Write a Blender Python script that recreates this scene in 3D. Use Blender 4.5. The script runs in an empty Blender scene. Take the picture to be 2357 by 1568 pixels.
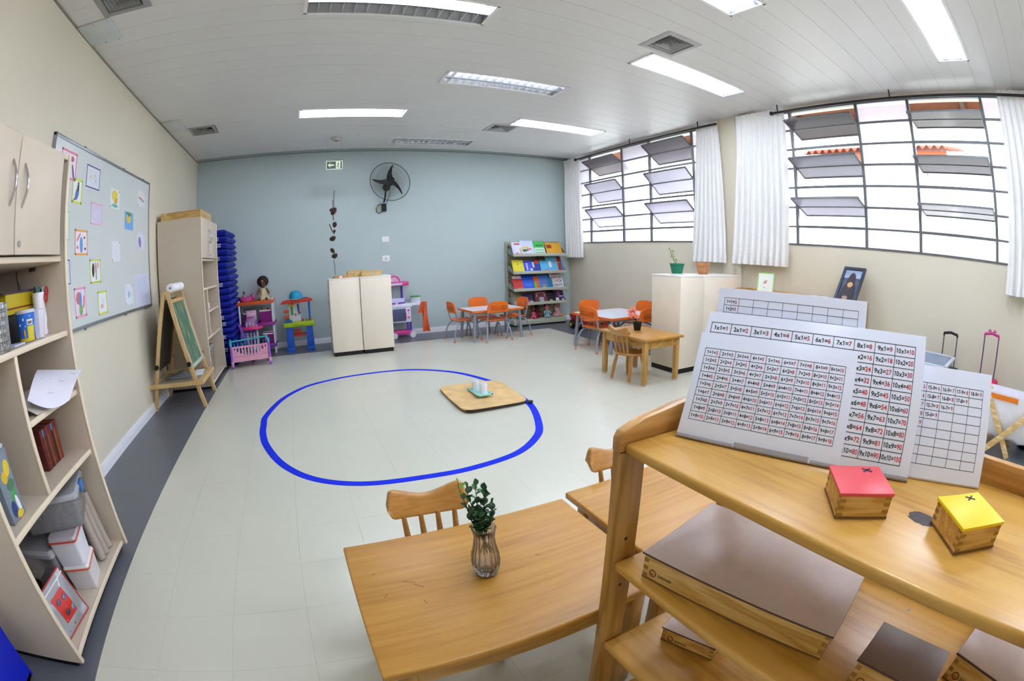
import bpy, bmesh, math, random
from mathutils import Vector, Matrix
random.seed(7)
R = math.radians
sc = bpy.context.scene
C = sc.collection
# ---------------------------------------------------------------- camera (diagonal fisheye, equisolid)
W, H = 6.453, 3.0                      # right wall x, ceiling z ; left wall x = 0, back wall y = 0
CAM = Vector((1.729, -7.364, 1.252)); YAW, PITCH, ROLL, FPX = 0.445, -0.186, -0.021, 1082.35
_f = Vector((math.sin(YAW)*math.cos(PITCH), math.cos(YAW)*math.cos(PITCH), math.sin(PITCH)))
_r = Vector((math.cos(YAW), -math.sin(YAW), 0)); _u = _r.cross(_f)
_r2 = math.cos(ROLL)*_r + math.sin(ROLL)*_u; _u2 = -math.sin(ROLL)*_r + math.cos(ROLL)*_u
cd = bpy.data.cameras.new('camera'); cam = bpy.data.objects.new('camera', cd); C.objects.link(cam)
mw = Matrix.Identity(4)
for i in range(3):
    mw[i][0], mw[i][1], mw[i][2], mw[i][3] = _r2[i], _u2[i], -_f[i], CAM[i]
cam.matrix_world = mw
cd.type = 'PANO'; cd.sensor_fit = 'HORIZONTAL'; cd.sensor_width = 36.0
pan = cd if hasattr(cd, 'panorama_type') else cd.cycles
pan.panorama_type = 'FISHEYE_EQUISOLID'; pan.fisheye_lens = FPX*36.0/2357; pan.fisheye_fov = math.pi
cd.clip_start = 0.02; cd.clip_end = 200
sc.camera = cam
# ---------------------------------------------------------------- sky, portals, exposure
SKY = 10.0
wd = bpy.data.worlds.new('overcast_sky'); sc.world = wd; wd.use_nodes = True
bg = wd.node_tree.nodes['Background']; bg.inputs[0].default_value = (0.80, 0.89, 1.0, 1); bg.inputs[1].default_value = SKY
for y0, y1 in ((-3.53, -0.30), (-7.55, -4.33), (-11.57, -8.35)):
    l = bpy.data.lights.new('window_portal', 'AREA'); l.shape = 'RECTANGLE'; l.size = y1-y0; l.size_y = 1.55
    l.cycles.is_portal = True
    o = bpy.data.objects.new('window_portal', l); C.objects.link(o)
    o.location = (W+0.30, (y0+y1)/2, 2.18); o.rotation_euler = (0, R(90), 0)
    o.rotation_euler = Matrix(((0,0,1),(1,0,0),(0,1,0))).to_euler()
LAMP = 38.0
sc.view_settings.view_transform = 'Standard'; sc.view_settings.look = 'None'
sc.view_settings.gamma = 1.0; sc.view_settings.exposure = 0.34; sc.view_settings.use_curve_mapping = False
sc.cycles.use_denoising = True; sc.cycles.max_bounces = 10; sc.cycles.diffuse_bounces = 6
sc.cycles.transparent_max_bounces = 24; sc.cycles.transmission_bounces = 8
sc.cycles.caustics_reflective = False; sc.cycles.caustics_refractive = False
sc.cycles.sample_clamp_indirect = 8.0
# ---------------------------------------------------------------- materials
def S(c):
    if isinstance(c, str):
        c = c.lstrip('#'); c = [int(c[i:i+2], 16) for i in (0, 2, 4)]
    return tuple(((x/255)/12.92 if x/255 <= 0.04045 else ((x/255+0.055)/1.055)**2.4) for x in c)
MC = {}
def inp(b, n, v):
    if n in b.inputs: b.inputs[n].default_value = v
def M(c, rough=.5, metal=0., var=.05, scale=6., bump=0., trans=0., ior=1.45, emis=0., coat=0., spec=.5, sub=0., name=None, pos=False):
    k = (str(c), rough, metal, var, scale, bump, trans, emis, coat, spec, sub, pos)
    if k in MC: return MC[k]
    m = bpy.data.materials.new(name or 'paint'); m.use_nodes = True; nt = m.node_tree; b = nt.nodes['Principled BSDF']
    L = S(c); inp(b, 'Roughness', rough); inp(b, 'Metallic', metal); inp(b, 'Transmission Weight', trans); inp(b, 'IOR', ior)
    inp(b, 'Coat Weight', coat); inp(b, 'Specular IOR Level', spec)
    if sub: inp(b, 'Subsurface Weight', sub); inp(b, 'Subsurface Radius', (.01, .01, .01))
    tc = nt.nodes.new('ShaderNodeTexCoord'); nz = nt.nodes.new('ShaderNodeTexNoise'); nz.inputs['Scale'].default_value = scale; nz.inputs['Detail'].default_value = 4
    if pos: tc = nt.nodes.new('ShaderNodeNewGeometry')
    nt.links.new(tc.outputs['Position' if pos else 'Object'], nz.inputs['Vector'])
    cr = nt.nodes.new('ShaderNodeValToRGB'); cr.color_ramp.elements[0].position = .3; cr.color_ramp.elements[1].position = .7
    cr.color_ramp.elements[0].color = tuple(x*(1-var) for x in L)+(1,); cr.color_ramp.elements[1].color = tuple(min(1, x*(1+var)) for x in L)+(1,)
    nt.links.new(nz.outputs['Fac'], cr.inputs['Fac']); nt.links.new(cr.outputs['Color'], b.inputs['Base Color'])
    if emis:
        nt.links.new(cr.outputs['Color'], b.inputs['Emission Color']); inp(b, 'Emission Strength', emis)
    if bump:
        bp = nt.nodes.new('ShaderNodeBump'); bp.inputs['Strength'].default_value = bump; bp.inputs['Distance'].default_value = .01
        nt.links.new(nz.outputs['Fac'], bp.inputs['Height']); nt.links.new(bp.outputs['Normal'], b.inputs['Normal'])
    MC[k] = m; return m
def wood(c1, c2, c3, axis=0, scale=1., rough=.35, coat=.25, off=0., contrast=1., swirl=0):
    k = ('wood', c1, c2, c3, axis, scale, rough, coat, off, contrast, swirl)
    if k in MC: return MC[k]
    m = bpy.data.materials.new('wood_grain'); m.use_nodes = True; nt = m.node_tree; N = nt.nodes; b = N['Principled BSDF']
    inp(b, 'Roughness', rough); inp(b, 'Coat Weight', coat); inp(b, 'Coat Roughness', .25)
    tc = N.new('ShaderNodeTexCoord'); mp = N.new('ShaderNodeMapping'); s = [7*scale]*3; s[axis] = .9*scale
    s = s if not swirl else [x*swirl if i != axis else x*2.2 for i, x in enumerate(s)]; mp.inputs['Scale'].default_value = s; mp.inputs['Location'].default_value = (off, off*.7, off*1.3)
    nt.links.new(tc.outputs['Object'], mp.inputs['Vector'])
    big = N.new('ShaderNodeTexNoise'); big.inputs['Scale'].default_value = 1.1; big.inputs['Detail'].default_value = 2; big.inputs['Distortion'].default_value = .6
    nt.links.new(mp.outputs['Vector'], big.inputs['Vector'])
    mul = N.new('ShaderNodeMath'); mul.operation = 'MULTIPLY'; mul.inputs[1].default_value = 26.0
    nt.links.new(big.outputs['Fac'], mul.inputs[0])
    sn = N.new('ShaderNodeMath'); sn.operation = 'SINE'; nt.links.new(mul.outputs[0], sn.inputs[0])
    fine = N.new('ShaderNodeTexNoise'); fine.inputs['Scale'].default_value = 9; fine.inputs['Detail'].default_value = 6
    mp2 = N.new('ShaderNodeMapping'); s2 = [9*scale]*3; s2[axis] = .5*scale; mp2.inputs['Scale'].default_value = s2
    nt.links.new(tc.outputs['Object'], mp2.inputs['Vector']); nt.links.new(mp2.outputs['Vector'], fine.inputs['Vector'])
    a = N.new('ShaderNodeMath'); a.operation = 'MULTIPLY_ADD'; a.inputs[1].default_value = .22*contrast; a.inputs[2].default_value = .0
    nt.links.new(sn.outputs[0], a.inputs[0])
    ad = N.new('ShaderNodeMath'); ad.operation = 'ADD'; nt.links.new(a.outputs[0], ad.inputs[0]); nt.links.new(fine.outputs['Fac'], ad.inputs[1])
    cr = N.new('ShaderNodeValToRGB'); e = cr.color_ramp.elements; e[0].position = .28; e[1].position = .78
    e[0].color = S(c1)+(1,); e[1].color = S(c3)+(1,); x = e.new(.5); x.color = S(c2)+(1,)
    nt.links.new(ad.outputs[0], cr.inputs['Fac']); nt.links.new(cr.outputs['Color'], b.inputs['Base Color'])
    bp = N.new('ShaderNodeBump'); bp.inputs['Strength'].default_value = .05; bp.inputs['Distance'].default_value = .002
    nt.links.new(fine.outputs['Fac'], bp.inputs['Height']); nt.links.new(bp.outputs['Normal'], b.inputs['Normal'])
    MC[k] = m; return m
def glassy(c, tr=.6, rough=.05, frost=False, glass=False):
    k = ('gl', str(c), tr, rough, frost, glass)
    if k in MC: return MC[k]
    m = bpy.data.materials.new('clear_sheet'); m.use_nodes = True; nt = m.node_tree; N = nt.nodes
    for n in list(N): N.remove(n)
    out = N.new('ShaderNodeOutputMaterial'); t = N.new('ShaderNodeBsdfTransparent'); t.inputs[0].default_value = (1, 1, 1, 1)
    if glass: d = N.new('ShaderNodeBsdfGlass'); d.inputs['Roughness'].default_value = rough; d.inputs['IOR'].default_value = 1.47
    elif frost: d = N.new('ShaderNodeBsdfTranslucent')
    else: d = N.new('ShaderNodeBsdfPrincipled'); d.inputs['Roughness'].default_value = rough
    nz = N.new('ShaderNodeTexNoise'); nz.inputs['Scale'].default_value = 40; cr = N.new('ShaderNodeValToRGB')
    L = S(c); cr.color_ramp.elements[0].color = tuple(x*.95 for x in L)+(1,); cr.color_ramp.elements[1].color = L+(1,)
    tc = N.new('ShaderNodeTexCoord'); nt.links.new(tc.outputs['Object'], nz.inputs['Vector'])
    nt.links.new(nz.outputs['Fac'], cr.inputs['Fac']); nt.links.new(cr.outputs['Color'], d.inputs[0])
    mx = N.new('ShaderNodeMixShader'); mx.inputs[0].default_value = 1-tr
    nt.links.new(t.outputs[0], mx.inputs[1]); nt.links.new(d.outputs[0], mx.inputs[2])
    g = N.new('ShaderNodeBsdfGlossy'); g.inputs['Roughness'].default_value = rough; mg = N.new('ShaderNodeMixShader')
    lw = N.new('ShaderNodeLayerWeight'); lw.inputs[0].default_value = .25; nt.links.new(lw.outputs['Fresnel'], mg.inputs[0])
    nt.links.new(mx.outputs[0], mg.inputs[1]); nt.links.new(g.outputs[0], mg.inputs[2]); nt.links.new(mg.outputs[0], out.inputs[0])
    MC[k] = m; return m
def tile_mat(c, rough, seam=None):
    return M(c, rough=rough, var=.035, scale=3.)
PINE = wood('#b8883e', '#d9ae66', '#e6c485', 0, 1.0)
PINEY = wood('#b8883e', '#d9ae66', '#e6c485', 1, 1.0)
PINEZ = wood('#a97a36', '#cb9c53', '#dbb26c', 2, 1.2)
HONEY = wood('#9a672c', '#bf8843', '#cf9b57', 0, 1.5)
HONEYZ = wood('#9a672c', '#bf8843', '#cf9b57', 2, 1.5)
LIGHTW = wood('#caa162', '#dcb87c', '#ead0a0', 0, 2.)
LIGHTWZ = wood('#c19a5e', '#d4b177', '#e2c590', 2, 2.)
BEIGEL = M('#f0e6d6', .42, var=.015, name='light_laminate'); BEIGE = M('#d0c2b0', .42, var=.015, name='beige_laminate'); EDGE = M('#e3d4bd', .45, var=.02)
BLACK = M('#101012', .5, name='black_plastic'); STEEL = M('#c9c9cc', .25, metal=1.); GREYM = M('#8d949c', .4, metal=.2)
WHITE = M('#f1f1f1', .5, var=.01); OFFW = M('#e6e4de', .5, var=.02)
# ---------------------------------------------------------------- mesh builder
TINY = {'day_number', 'red_note', 'scratch', 'cut_beads', 'cut_flutes', 'sums', 'results', 'grid_lines', 'finger_joint', 'logo_print', 'lattice', 'slots', 'back_slot', 'guard_wires', 'ruled_lines', 'stems', 'lettering', 'cover_lettering'}
def pw(o):
    m = Matrix.Identity(4)
    while o is not None:
        m = o.matrix_basis @ m; o = o.parent
    return m
class MB:
    def __init__(s): s.v = []; s.f = []; s.m = []; s.T = None
    def add(s, vs, fs, m=0):
        n = len(s.v)
        if s.T is not None: vs = [s.T @ Vector(v) for v in vs]
        s.v += [tuple(v) for v in vs]; s.f += [tuple(i+n for i in f) for f in fs]; s.m += [m]*len(fs); return s
    def box(s, x0, x1, y0, y1, z0, z1, m=0):
        x0, x1 = min(x0, x1), max(x0, x1); y0, y1 = min(y0, y1), max(y0, y1); z0, z1 = min(z0, z1), max(z0, z1)
        return s.add([(x0,y0,z0),(x1,y0,z0),(x1,y1,z0),(x0,y1,z0),(x0,y0,z1),(x1,y0,z1),(x1,y1,z1),(x0,y1,z1)],
                     [(0,3,2,1),(4,5,6,7),(0,1,5,4),(1,2,6,5),(2,3,7,6),(3,0,4,7)], m)
    def bar(s, p0, p1, w, t, up=(0,0,1), m=0):
        p0, p1 = Vector(p0), Vector(p1); d = (p1-p0).normalized(); a = d.cross(Vector(up))
        if a.length < 1e-4: a = d.cross(Vector((1,0,0)))
        a.normalize(); b = a.cross(d); vs = []
        for p in (p0, p1):
            for i, j in ((-1,-1),(1,-1),(1,1),(-1,1)): vs.append(p + a*(i*w/2) + b*(j*t/2))
        return s.add(vs, [(0,3,2,1),(4,5,6,7),(0,1,5,4),(1,2,6,5),(2,3,7,6),(3,0,4,7)], m)
    def cyl(s, p0, p1, r0, r1=None, n=14, m=0):
        r1 = r0 if r1 is None else r1; p0, p1 = Vector(p0), Vector(p1); d = (p1-p0).normalized()
        a = d.orthogonal().normalized(); b = d.cross(a); vs = []
        for p, r in ((p0, r0), (p1, r1)):
            for k in range(n):
                t = 2*math.pi*k/n; vs.append(p + a*(r*math.cos(t)) + b*(r*math.sin(t)))
        return s.add(vs, [(k, (k+1)%n, n+(k+1)%n, n+k) for k in range(n)] + [tuple(range(n-1, -1, -1)), tuple(range(n, 2*n))], m)
    def tube(s, pts, r, n=8, closed=False, m=0):
        P = [Vector(p) for p in pts]; k = len(P); rs = r if isinstance(r, (list, tuple)) else [r]*k
        vs = []; a = None
        for i in range(k):
            if closed: d = (P[(i+1)%k]-P[i-1])
            else: d = (P[min(i+1, k-1)]-P[max(i-1, 0)])
            d.normalize()
            if a is None: a = d.orthogonal().normalized()
            a = (a - d*a.dot(d)).normalized(); b = d.cross(a)
            for j in range(n):
                t = 2*math.pi*j/n; vs.append(P[i] + a*(rs[i]*math.cos(t)) + b*(rs[i]*math.sin(t)))
        fs = []
        for i in range(k if closed else k-1):
            i2 = (i+1) % k
            for j in range(n): fs.append((i*n+j, i*n+(j+1)%n, i2*n+(j+1)%n, i2*n+j))
        if not closed: fs += [tuple(range(n-1, -1, -1)), tuple(range((k-1)*n, k*n))]
        return s.add(vs, fs, m)
    def lathe(s, prof, c=(0,0,0), n=24, m=0, sx=1., sy=1., amp=0., lobes=0):
        vs = []
        for r, z in prof:
            for k in range(n):
                t = 2*math.pi*k/n; rr = r*(1+amp*math.cos(lobes*t)); vs.append((c[0]+rr*sx*math.cos(t), c[1]+rr*sy*math.sin(t), c[2]+z))
        fs = []
        for i in range(len(prof)-1):
            for k in range(n): fs.append((i*n+k, i*n+(k+1)%n, (i+1)*n+(k+1)%n, (i+1)*n+k))
        if prof[0][0] > 1e-5: fs.append(tuple(range(n-1, -1, -1)))
        if prof[-1][0] > 1e-5: fs.append(tuple(range((len(prof)-1)*n, len(prof)*n)))
        return s.add(vs, fs, m)
    def ell(s, c, rx, ry=None, rz=None, n=14, k=9, m=0):
        ry = rx if ry is None else ry; rz = rx if rz is None else rz
        return s.lathe([(max(1e-6, math.sin(math.pi*i/k)), -math.cos(math.pi*i/k)*rz) for i in range(k+1)], c, n, m, rx, ry)
    def prism(s, poly, a, b, axis=2, m=0):
        def P(p, h): return {0:(h,p[0],p[1]), 1:(p[0],h,p[1]), 2:(p[0],p[1],h)}[axis]
        n = len(poly); return s.add([P(p, a) for p in poly]+[P(p, b) for p in poly],
            [tuple(range(n-1, -1, -1)), tuple(range(n, 2*n))]+[(k, (k+1)%n, n+(k+1)%n, n+k) for k in range(n)], m)
    def grid(s, fn, nu, nv, m=0):
        vs = [fn(i/nu, j/nv) for j in range(nv+1) for i in range(nu+1)]
        return s.add(vs, [(j*(nu+1)+i, j*(nu+1)+i+1, (j+1)*(nu+1)+i+1, (j+1)*(nu+1)+i) for j in range(nv) for i in range(nu)], m)
    def slab(s, fn, nu, nv, th, m=0):         # a sheet with thickness: fn(u,v) -> (point, normal)
        A = []; B = []
        for j in range(nv+1):
            for i in range(nu+1):
                p, nr = fn(i/nu, j/nv); p = Vector(p); nr = Vector(nr); A.append(p+nr*th/2); B.append(p-nr*th/2)
        k = len(A); q = lambda i, j: j*(nu+1)+i
        fs = [(q(i,j), q(i+1,j), q(i+1,j+1), q(i,j+1)) for j in range(nv) for i in range(nu)]
        fs += [(k+q(i,j+1), k+q(i+1,j+1), k+q(i+1,j), k+q(i,j)) for j in range(nv) for i in range(nu)]
        for i in range(nu): fs += [(q(i+1,0), q(i,0), k+q(i,0), k+q(i+1,0)), (q(i,nv), q(i+1,nv), k+q(i+1,nv), k+q(i,nv))]
        for j in range(nv): fs += [(q(0,j), q(0,j+1), k+q(0,j+1), k+q(0,j)), (q(nu,j+1), q(nu,j), k+q(nu,j), k+q(nu,j+1))]
        return s.add(A+B, fs, m)
    def mesh(s, name, mats, bevel=0., seg=2, ang=35., flat=False):
        me = bpy.data.meshes.new(name); me.from_pydata(s.v, [], s.f)
        for x in (mats if isinstance(mats, (list, tuple)) else [mats]): me.materials.append(x)
        me.polygons.foreach_set('material_index', s.m)
        bm = bmesh.new(); bm.from_mesh(me)
        bmesh.ops.recalc_face_normals(bm, faces=bm.faces)
        if bevel:
            es = [e for e in bm.edges if len(e.link_faces) == 2 and e.calc_face_angle(0) > R(30)]
            bmesh.ops.bevel(bm, geom=es, offset=bevel, segments=seg, profile=.5, affect='EDGES', clamp_overlap=True)
        bm.to_mesh(me); bm.free()
        if not flat:
            me.polygons.foreach_set('use_smooth', [True]*len(me.polygons)); me.set_sharp_from_angle(angle=R(ang))
        me.update(); return me
    def build(s, name, mats, parent=None, world=True, **k):
        if parent is not None and world:
            inv = pw(parent).inverted(); s.v = [tuple(inv @ Vector(v)) for v in s.v]
        o = bpy.data.objects.new(name, s.mesh(name, mats, **k)); C.objects.link(o); o.parent = parent
        if name in TINY: o['kind'] = 'stuff'        # many marks too small to pick apart
        return o
def tag(o, label=None, cat=None, group=None, kind=None):
    if label: o['label'] = label
    if cat: o['category'] = cat
    if group: o['group'] = group
    if kind: o['kind'] = kind
    return o
def thing(name, label, cat, loc=(0,0,0), rz=0., group=None):
    o = bpy.data.objects.new(name, None); C.objects.link(o); o.empty_display_size = .1
    o.location = loc; o.rotation_euler = (0, 0, rz); return tag(o, label, cat, group)
def one(mb, name, mats, label, cat, group=None, **k):       # a thing that is a single mesh: origin at its base
    n = len(mb.v); xs = [v[0] for v in mb.v]; ys = [v[1] for v in mb.v]; zs = [v[2] for v in mb.v]
    c = Vector(((min(xs)+max(xs))/2, (min(ys)+max(ys))/2, min(zs))); mb.v = [tuple(Vector(v)-c) for v in mb.v]
    o = mb.build(name, mats, None, **k); o.location = c; return tag(o, label, cat, group)
def dup(root, loc, rz, label, group=None):
    def cp(o, par):
        c = o.copy(); C.objects.link(c); c.parent = par
        for ch in [x for x in kids.get(o.name, [])]: cp(ch, c)
        return c
    kids = {}
    for o in C.objects:
        if o.parent is not None: kids.setdefault(o.parent.name, []).append(o)
    r = cp(root, None); r.location = loc; r.rotation_euler = (0, 0, rz); r['label'] = label
    if group: r['group'] = group
    return r
def struct(name):
    o = bpy.data.objects.new(name, None); C.objects.link(o); o['kind'] = 'structure'; return o
def inst(name, me, parent, loc=(0,0,0)):
    o = bpy.data.objects.new(name, me); C.objects.link(o); o.parent = parent; o.location = loc; return o
# ---------------------------------------------------------------- lettering: glyph outlines from the built-in font
GL = {}
def load_glyphs(chars, off=.014):
    tmp = []
    for ch in chars:
        for body in (ch, '0'+ch+'0', '00'):
            cu = bpy.data.curves.new('g', 'FONT'); cu.body = body; cu.resolution_u = 3; cu.offset = off
            o = bpy.data.objects.new('g', cu); C.objects.link(o); tmp.append((ch, body, o))
    dg = bpy.context.evaluated_depsgraph_get(); dg.update(); w = {}
    for ch, body, o in tmp:
        me = o.evaluated_get(dg).to_mesh()
        xs = [v.co.x for v in me.vertices]
        w[(ch, body)] = (max(xs)-min(xs)) if xs else 0
        if body == ch: GL[ch] = [[(v.co.x, v.co.y) for v in me.vertices], [tuple(p.vertices) for p in me.polygons], 0]
    for ch in chars: GL[ch][2] = w[(ch, '0'+ch+'0')]-w[(ch, '00')] if ch != '0' else None
    for ch in chars:
        if GL[ch][2] is None or GL[ch][2] <= 0: GL[ch][2] = .58
    for ch, body, o in tmp:
        cu = o.data; bpy.data.objects.remove(o); bpy.data.curves.remove(cu)
def text(mb, s, org, right, up, size, m=0, sq=1., align='c', lift=None):
    org, right, up = Vector(org), Vector(right), Vector(up)
    tot = sum((GL[c][2] if c in GL else .3) for c in s)*size*sq
    x = {'c': -tot/2, 'l': 0., 'r': -tot}[align]
    for c in s:
        if c in GL:
            v, f, a = GL[c]; mb.add([org+right*(x+p[0]*size*sq)+up*(p[1]*size) for p in v], f, m); x += a*size*sq
        else: x += .3*size*sq
    return x
load_glyphs('0123456789+-=xXGENTDCORPISAULHBFMVK', .022)
GL['1'] = [[(.20,0),(.34,0),(.34,.70),(.24,.70),(.08,.60),(.08,.50),(.20,.55)], [(0,1,2,3,6),(3,4,5,6)], .50]
# ================================================================ the room
YF = -12.0                                                 # wall behind the photographer
WALLW = M('#dcd5c2', .6, var=.02, scale=1.5, name='cream_wall_paint'); WALLB = M('#b7c6c8', .6, var=.015, scale=1.2, name='blue_grey_wall_paint')
# floor: 0.3135 m vinyl tiles inside a dark grey border
FLOORM = M('#cdcdbf', .26, var=.03, scale=1.3, name='vinyl_tile', spec=.5, pos=True); BORDERM = M('#5f626c', .32, var=.06, scale=3., name='grey_vinyl')
fl = struct('floor')
MB().box(-.1, W+.1, YF-.1, .1, -.06, -.0035).build('screed', M('#b5b4a6', .8), fl)
FX0, FX1, FY1 = .604, W-.85, -.681
MB().box(0, FX0-.0005, YF, 0, -.004, 0).box(FX1+.0005, W, YF, 0, -.004, 0).box(FX0, FX1, FY1+.0005, 0, -.004, 0).build('border_strip', BORDERM, fl)
TS = .3135; tile_me = {}
cells = []
xs = [1.213+TS*k for k in range(-3, 16)]; ys = [-5.917+TS*k for k in range(-20, 19)]
for x in xs:
    for y in ys:
        a0, a1, b0, b1 = max(x, FX0), min(x+TS, FX1), max(y, YF), min(y+TS, FY1)
        if a1-a0 > .01 and b1-b0 > .01: cells.append((((a0+a1)/2-2.4)**2+((b0+b1)/2+5.3)**2*.35 if b0 > -6.95 else 99, a0, a1, b0, b1))
cells.sort(); rest = MB()
for k, (d, a0, a1, b0, b1) in enumerate(cells):
    g = .0003
    if k < 300:
        key = (round(a1-a0, 3), round(b1-b0, 3))
        if key not in tile_me:
            tile_me[key] = MB().box(-(a1-a0)/2+g, (a1-a0)/2-g, -(b1-b0)/2+g, (b1-b0)/2-g, -.004, 0).mesh('tile', FLOORM, flat=True)
        inst('tile', tile_me[key], fl, ((a0+a1)/2, (b0+b1)/2, 0))
    else: rest.box(a0+g, a1-g, b0+g, b1-g, -.004, 0)
tag(rest.build('tile_field', FLOORM, fl, flat=True), kind='stuff')
# walls
wl = tag(MB().box(-.15, 0, YF, .15, -.05, H+.2).build('wall_left', WALLW), kind='structure')
wb = tag(MB().box(0, W, 0, .15, -.05, H+.2).build('wall_back', WALLB), kind='structure')
wf = tag(MB().box(-.15, W+.2, YF-.15, YF, -.05, H+.2).build('wall_front', WALLW), kind='structure')
SILL, HEAD = 1.42, 2.945; WINS = ((-3.53, -.30), (-7.55, -4.33), (-11.57, -8.35))  # third opening is unseen, added for daylight from behind the camera
wr = MB().box(W, W+.16, YF, .15, -.05, SILL).box(W, W+.16, YF, .15, HEAD, H+.2)
for a, b in ((WINS[0][1], .15), (WINS[1][1], WINS[0][0]), (WINS[2][1], WINS[1][0]), (YF, WINS[2][0])): wr.box(W, W+.16, a, b, SILL, HEAD)
wr = tag(wr.build('wall_right', WALLW), kind='structure')
tag(MB().box(W-.045, W, -3.94, -3.655, 0, H).build('trim_1', WALLW), kind='structure')
# baseboards: stepped white moulding
def bb(name, p0, p1, n):
    mb = MB(); n = Vector(n)
    for h0, h1, t in ((0, .05, .016), (.05, .072, .012), (.072, .085, .007)):
        a, b = Vector(p0), Vector(p1)
        mb.box(min(a.x, b.x, (a+n*t).x), max(a.x, b.x, (a+n*t).x), min(a.y, b.y, (a+n*t).y), max(a.y, b.y, (a+n*t).y), h0, h1)
    tag(mb.build(name, M('#eef0f5', .4, var=.01)), kind='structure')
bb('baseboard_left', (0, YF, 0), (0, 0, 0), (1, 0, 0)); bb('baseboard_back', (.016, 0, 0), (W-.016, 0, 0), (0, -1, 0)); bb('baseboard_right', (W, YF, 0), (W, -.016, 0), (-1, 0, 0))
# ceiling of PVC planks with openings for lamps and vents
LX = ((1.665, 2.945), (3.03, 4.30), (4.39, 5.72))
LAMPS = [(0, -2.035, 'open'), (0, -4.57, 'half'), (1, -.665, 'off'), (1, -3.275, 'dim'), (1, -5.75, 'open'), (2, -2.0, 'open'), (2, -4.48, 'open'), (2, -7.02, 'open'), (0, -7.11, 'open'), (1, -8.3, 'open'), (2, -9.5, 'open')]  # last three are unseen, extending the grid, added to brighten camera-facing surfaces
HOLES = [(LX[c][0], LX[c][1], y-.16, y+.16) for c, y, k in LAMPS]
VENTS = [(.28, .612, -1.885, -1.528), (4.18, 4.55, -1.82, -1.44), (4.20, 4.55, -5.05, -4.705), (.26, .60, -5.12, -4.785)]
ce = struct('ceiling'); CEILM = M('#dedddc', .42, var=.012, scale=1., name='white_pvc')
MB().box(-.1, W+.1, YF-.1, .1, H+.2, H+.26).build('roof_slab', M('#c9c9c9', .8), ce)
PW = .2183; k = 0
while True:
    y1 = -.0 - (k*PW) + .0; y1 = -6.292+PW*(28-k)+.18*0
    y0 = y1-PW; k += 1
    if y1 < YF: break
    y1c, y0c = min(y1, 0), max(y0, YF)
    if y1c <= y0c: continue
    g = .0012; cuts = sorted({y0c+g, y1c-g} | {e for h in HOLES+VENTS for e in h[2:] if y0c+g < e < y1c-g})
    mb = MB()
    for a, b in zip(cuts, cuts[1:]):
        hs = sorted((h[0], h[1]) for h in HOLES+VENTS if h[2] < (a+b)/2 < h[3]); x = 0
        for h0, h1 in hs+[(W, W)]:
            if h0-x > .001: mb.box(x, h0, a, b, H, H+.010)
            x = h1
    mb.build('plank', CEILM, ce, flat=True)
    if y1c < 0: MB().box(0, W, y1-g-.0005, y1+g+.0005, H+.002, H+.009).build('plank_joint', M('#8f8f92', .6), ce, flat=True)
tag(MB().box(0, W, -.012, 0, H-.006, H).build('trim_2', M('#6f756f', .6)), kind='structure')
tag(MB().box(0, .010, YF, 0, H-.012, H).build('trim_3', M('#8b8a7e', .6)), kind='structure')
tag(MB().box(W-.03, W, YF, 0, H-.028, H).build('trim_4', M('#d9cfc4', .5)), kind='structure')
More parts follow.
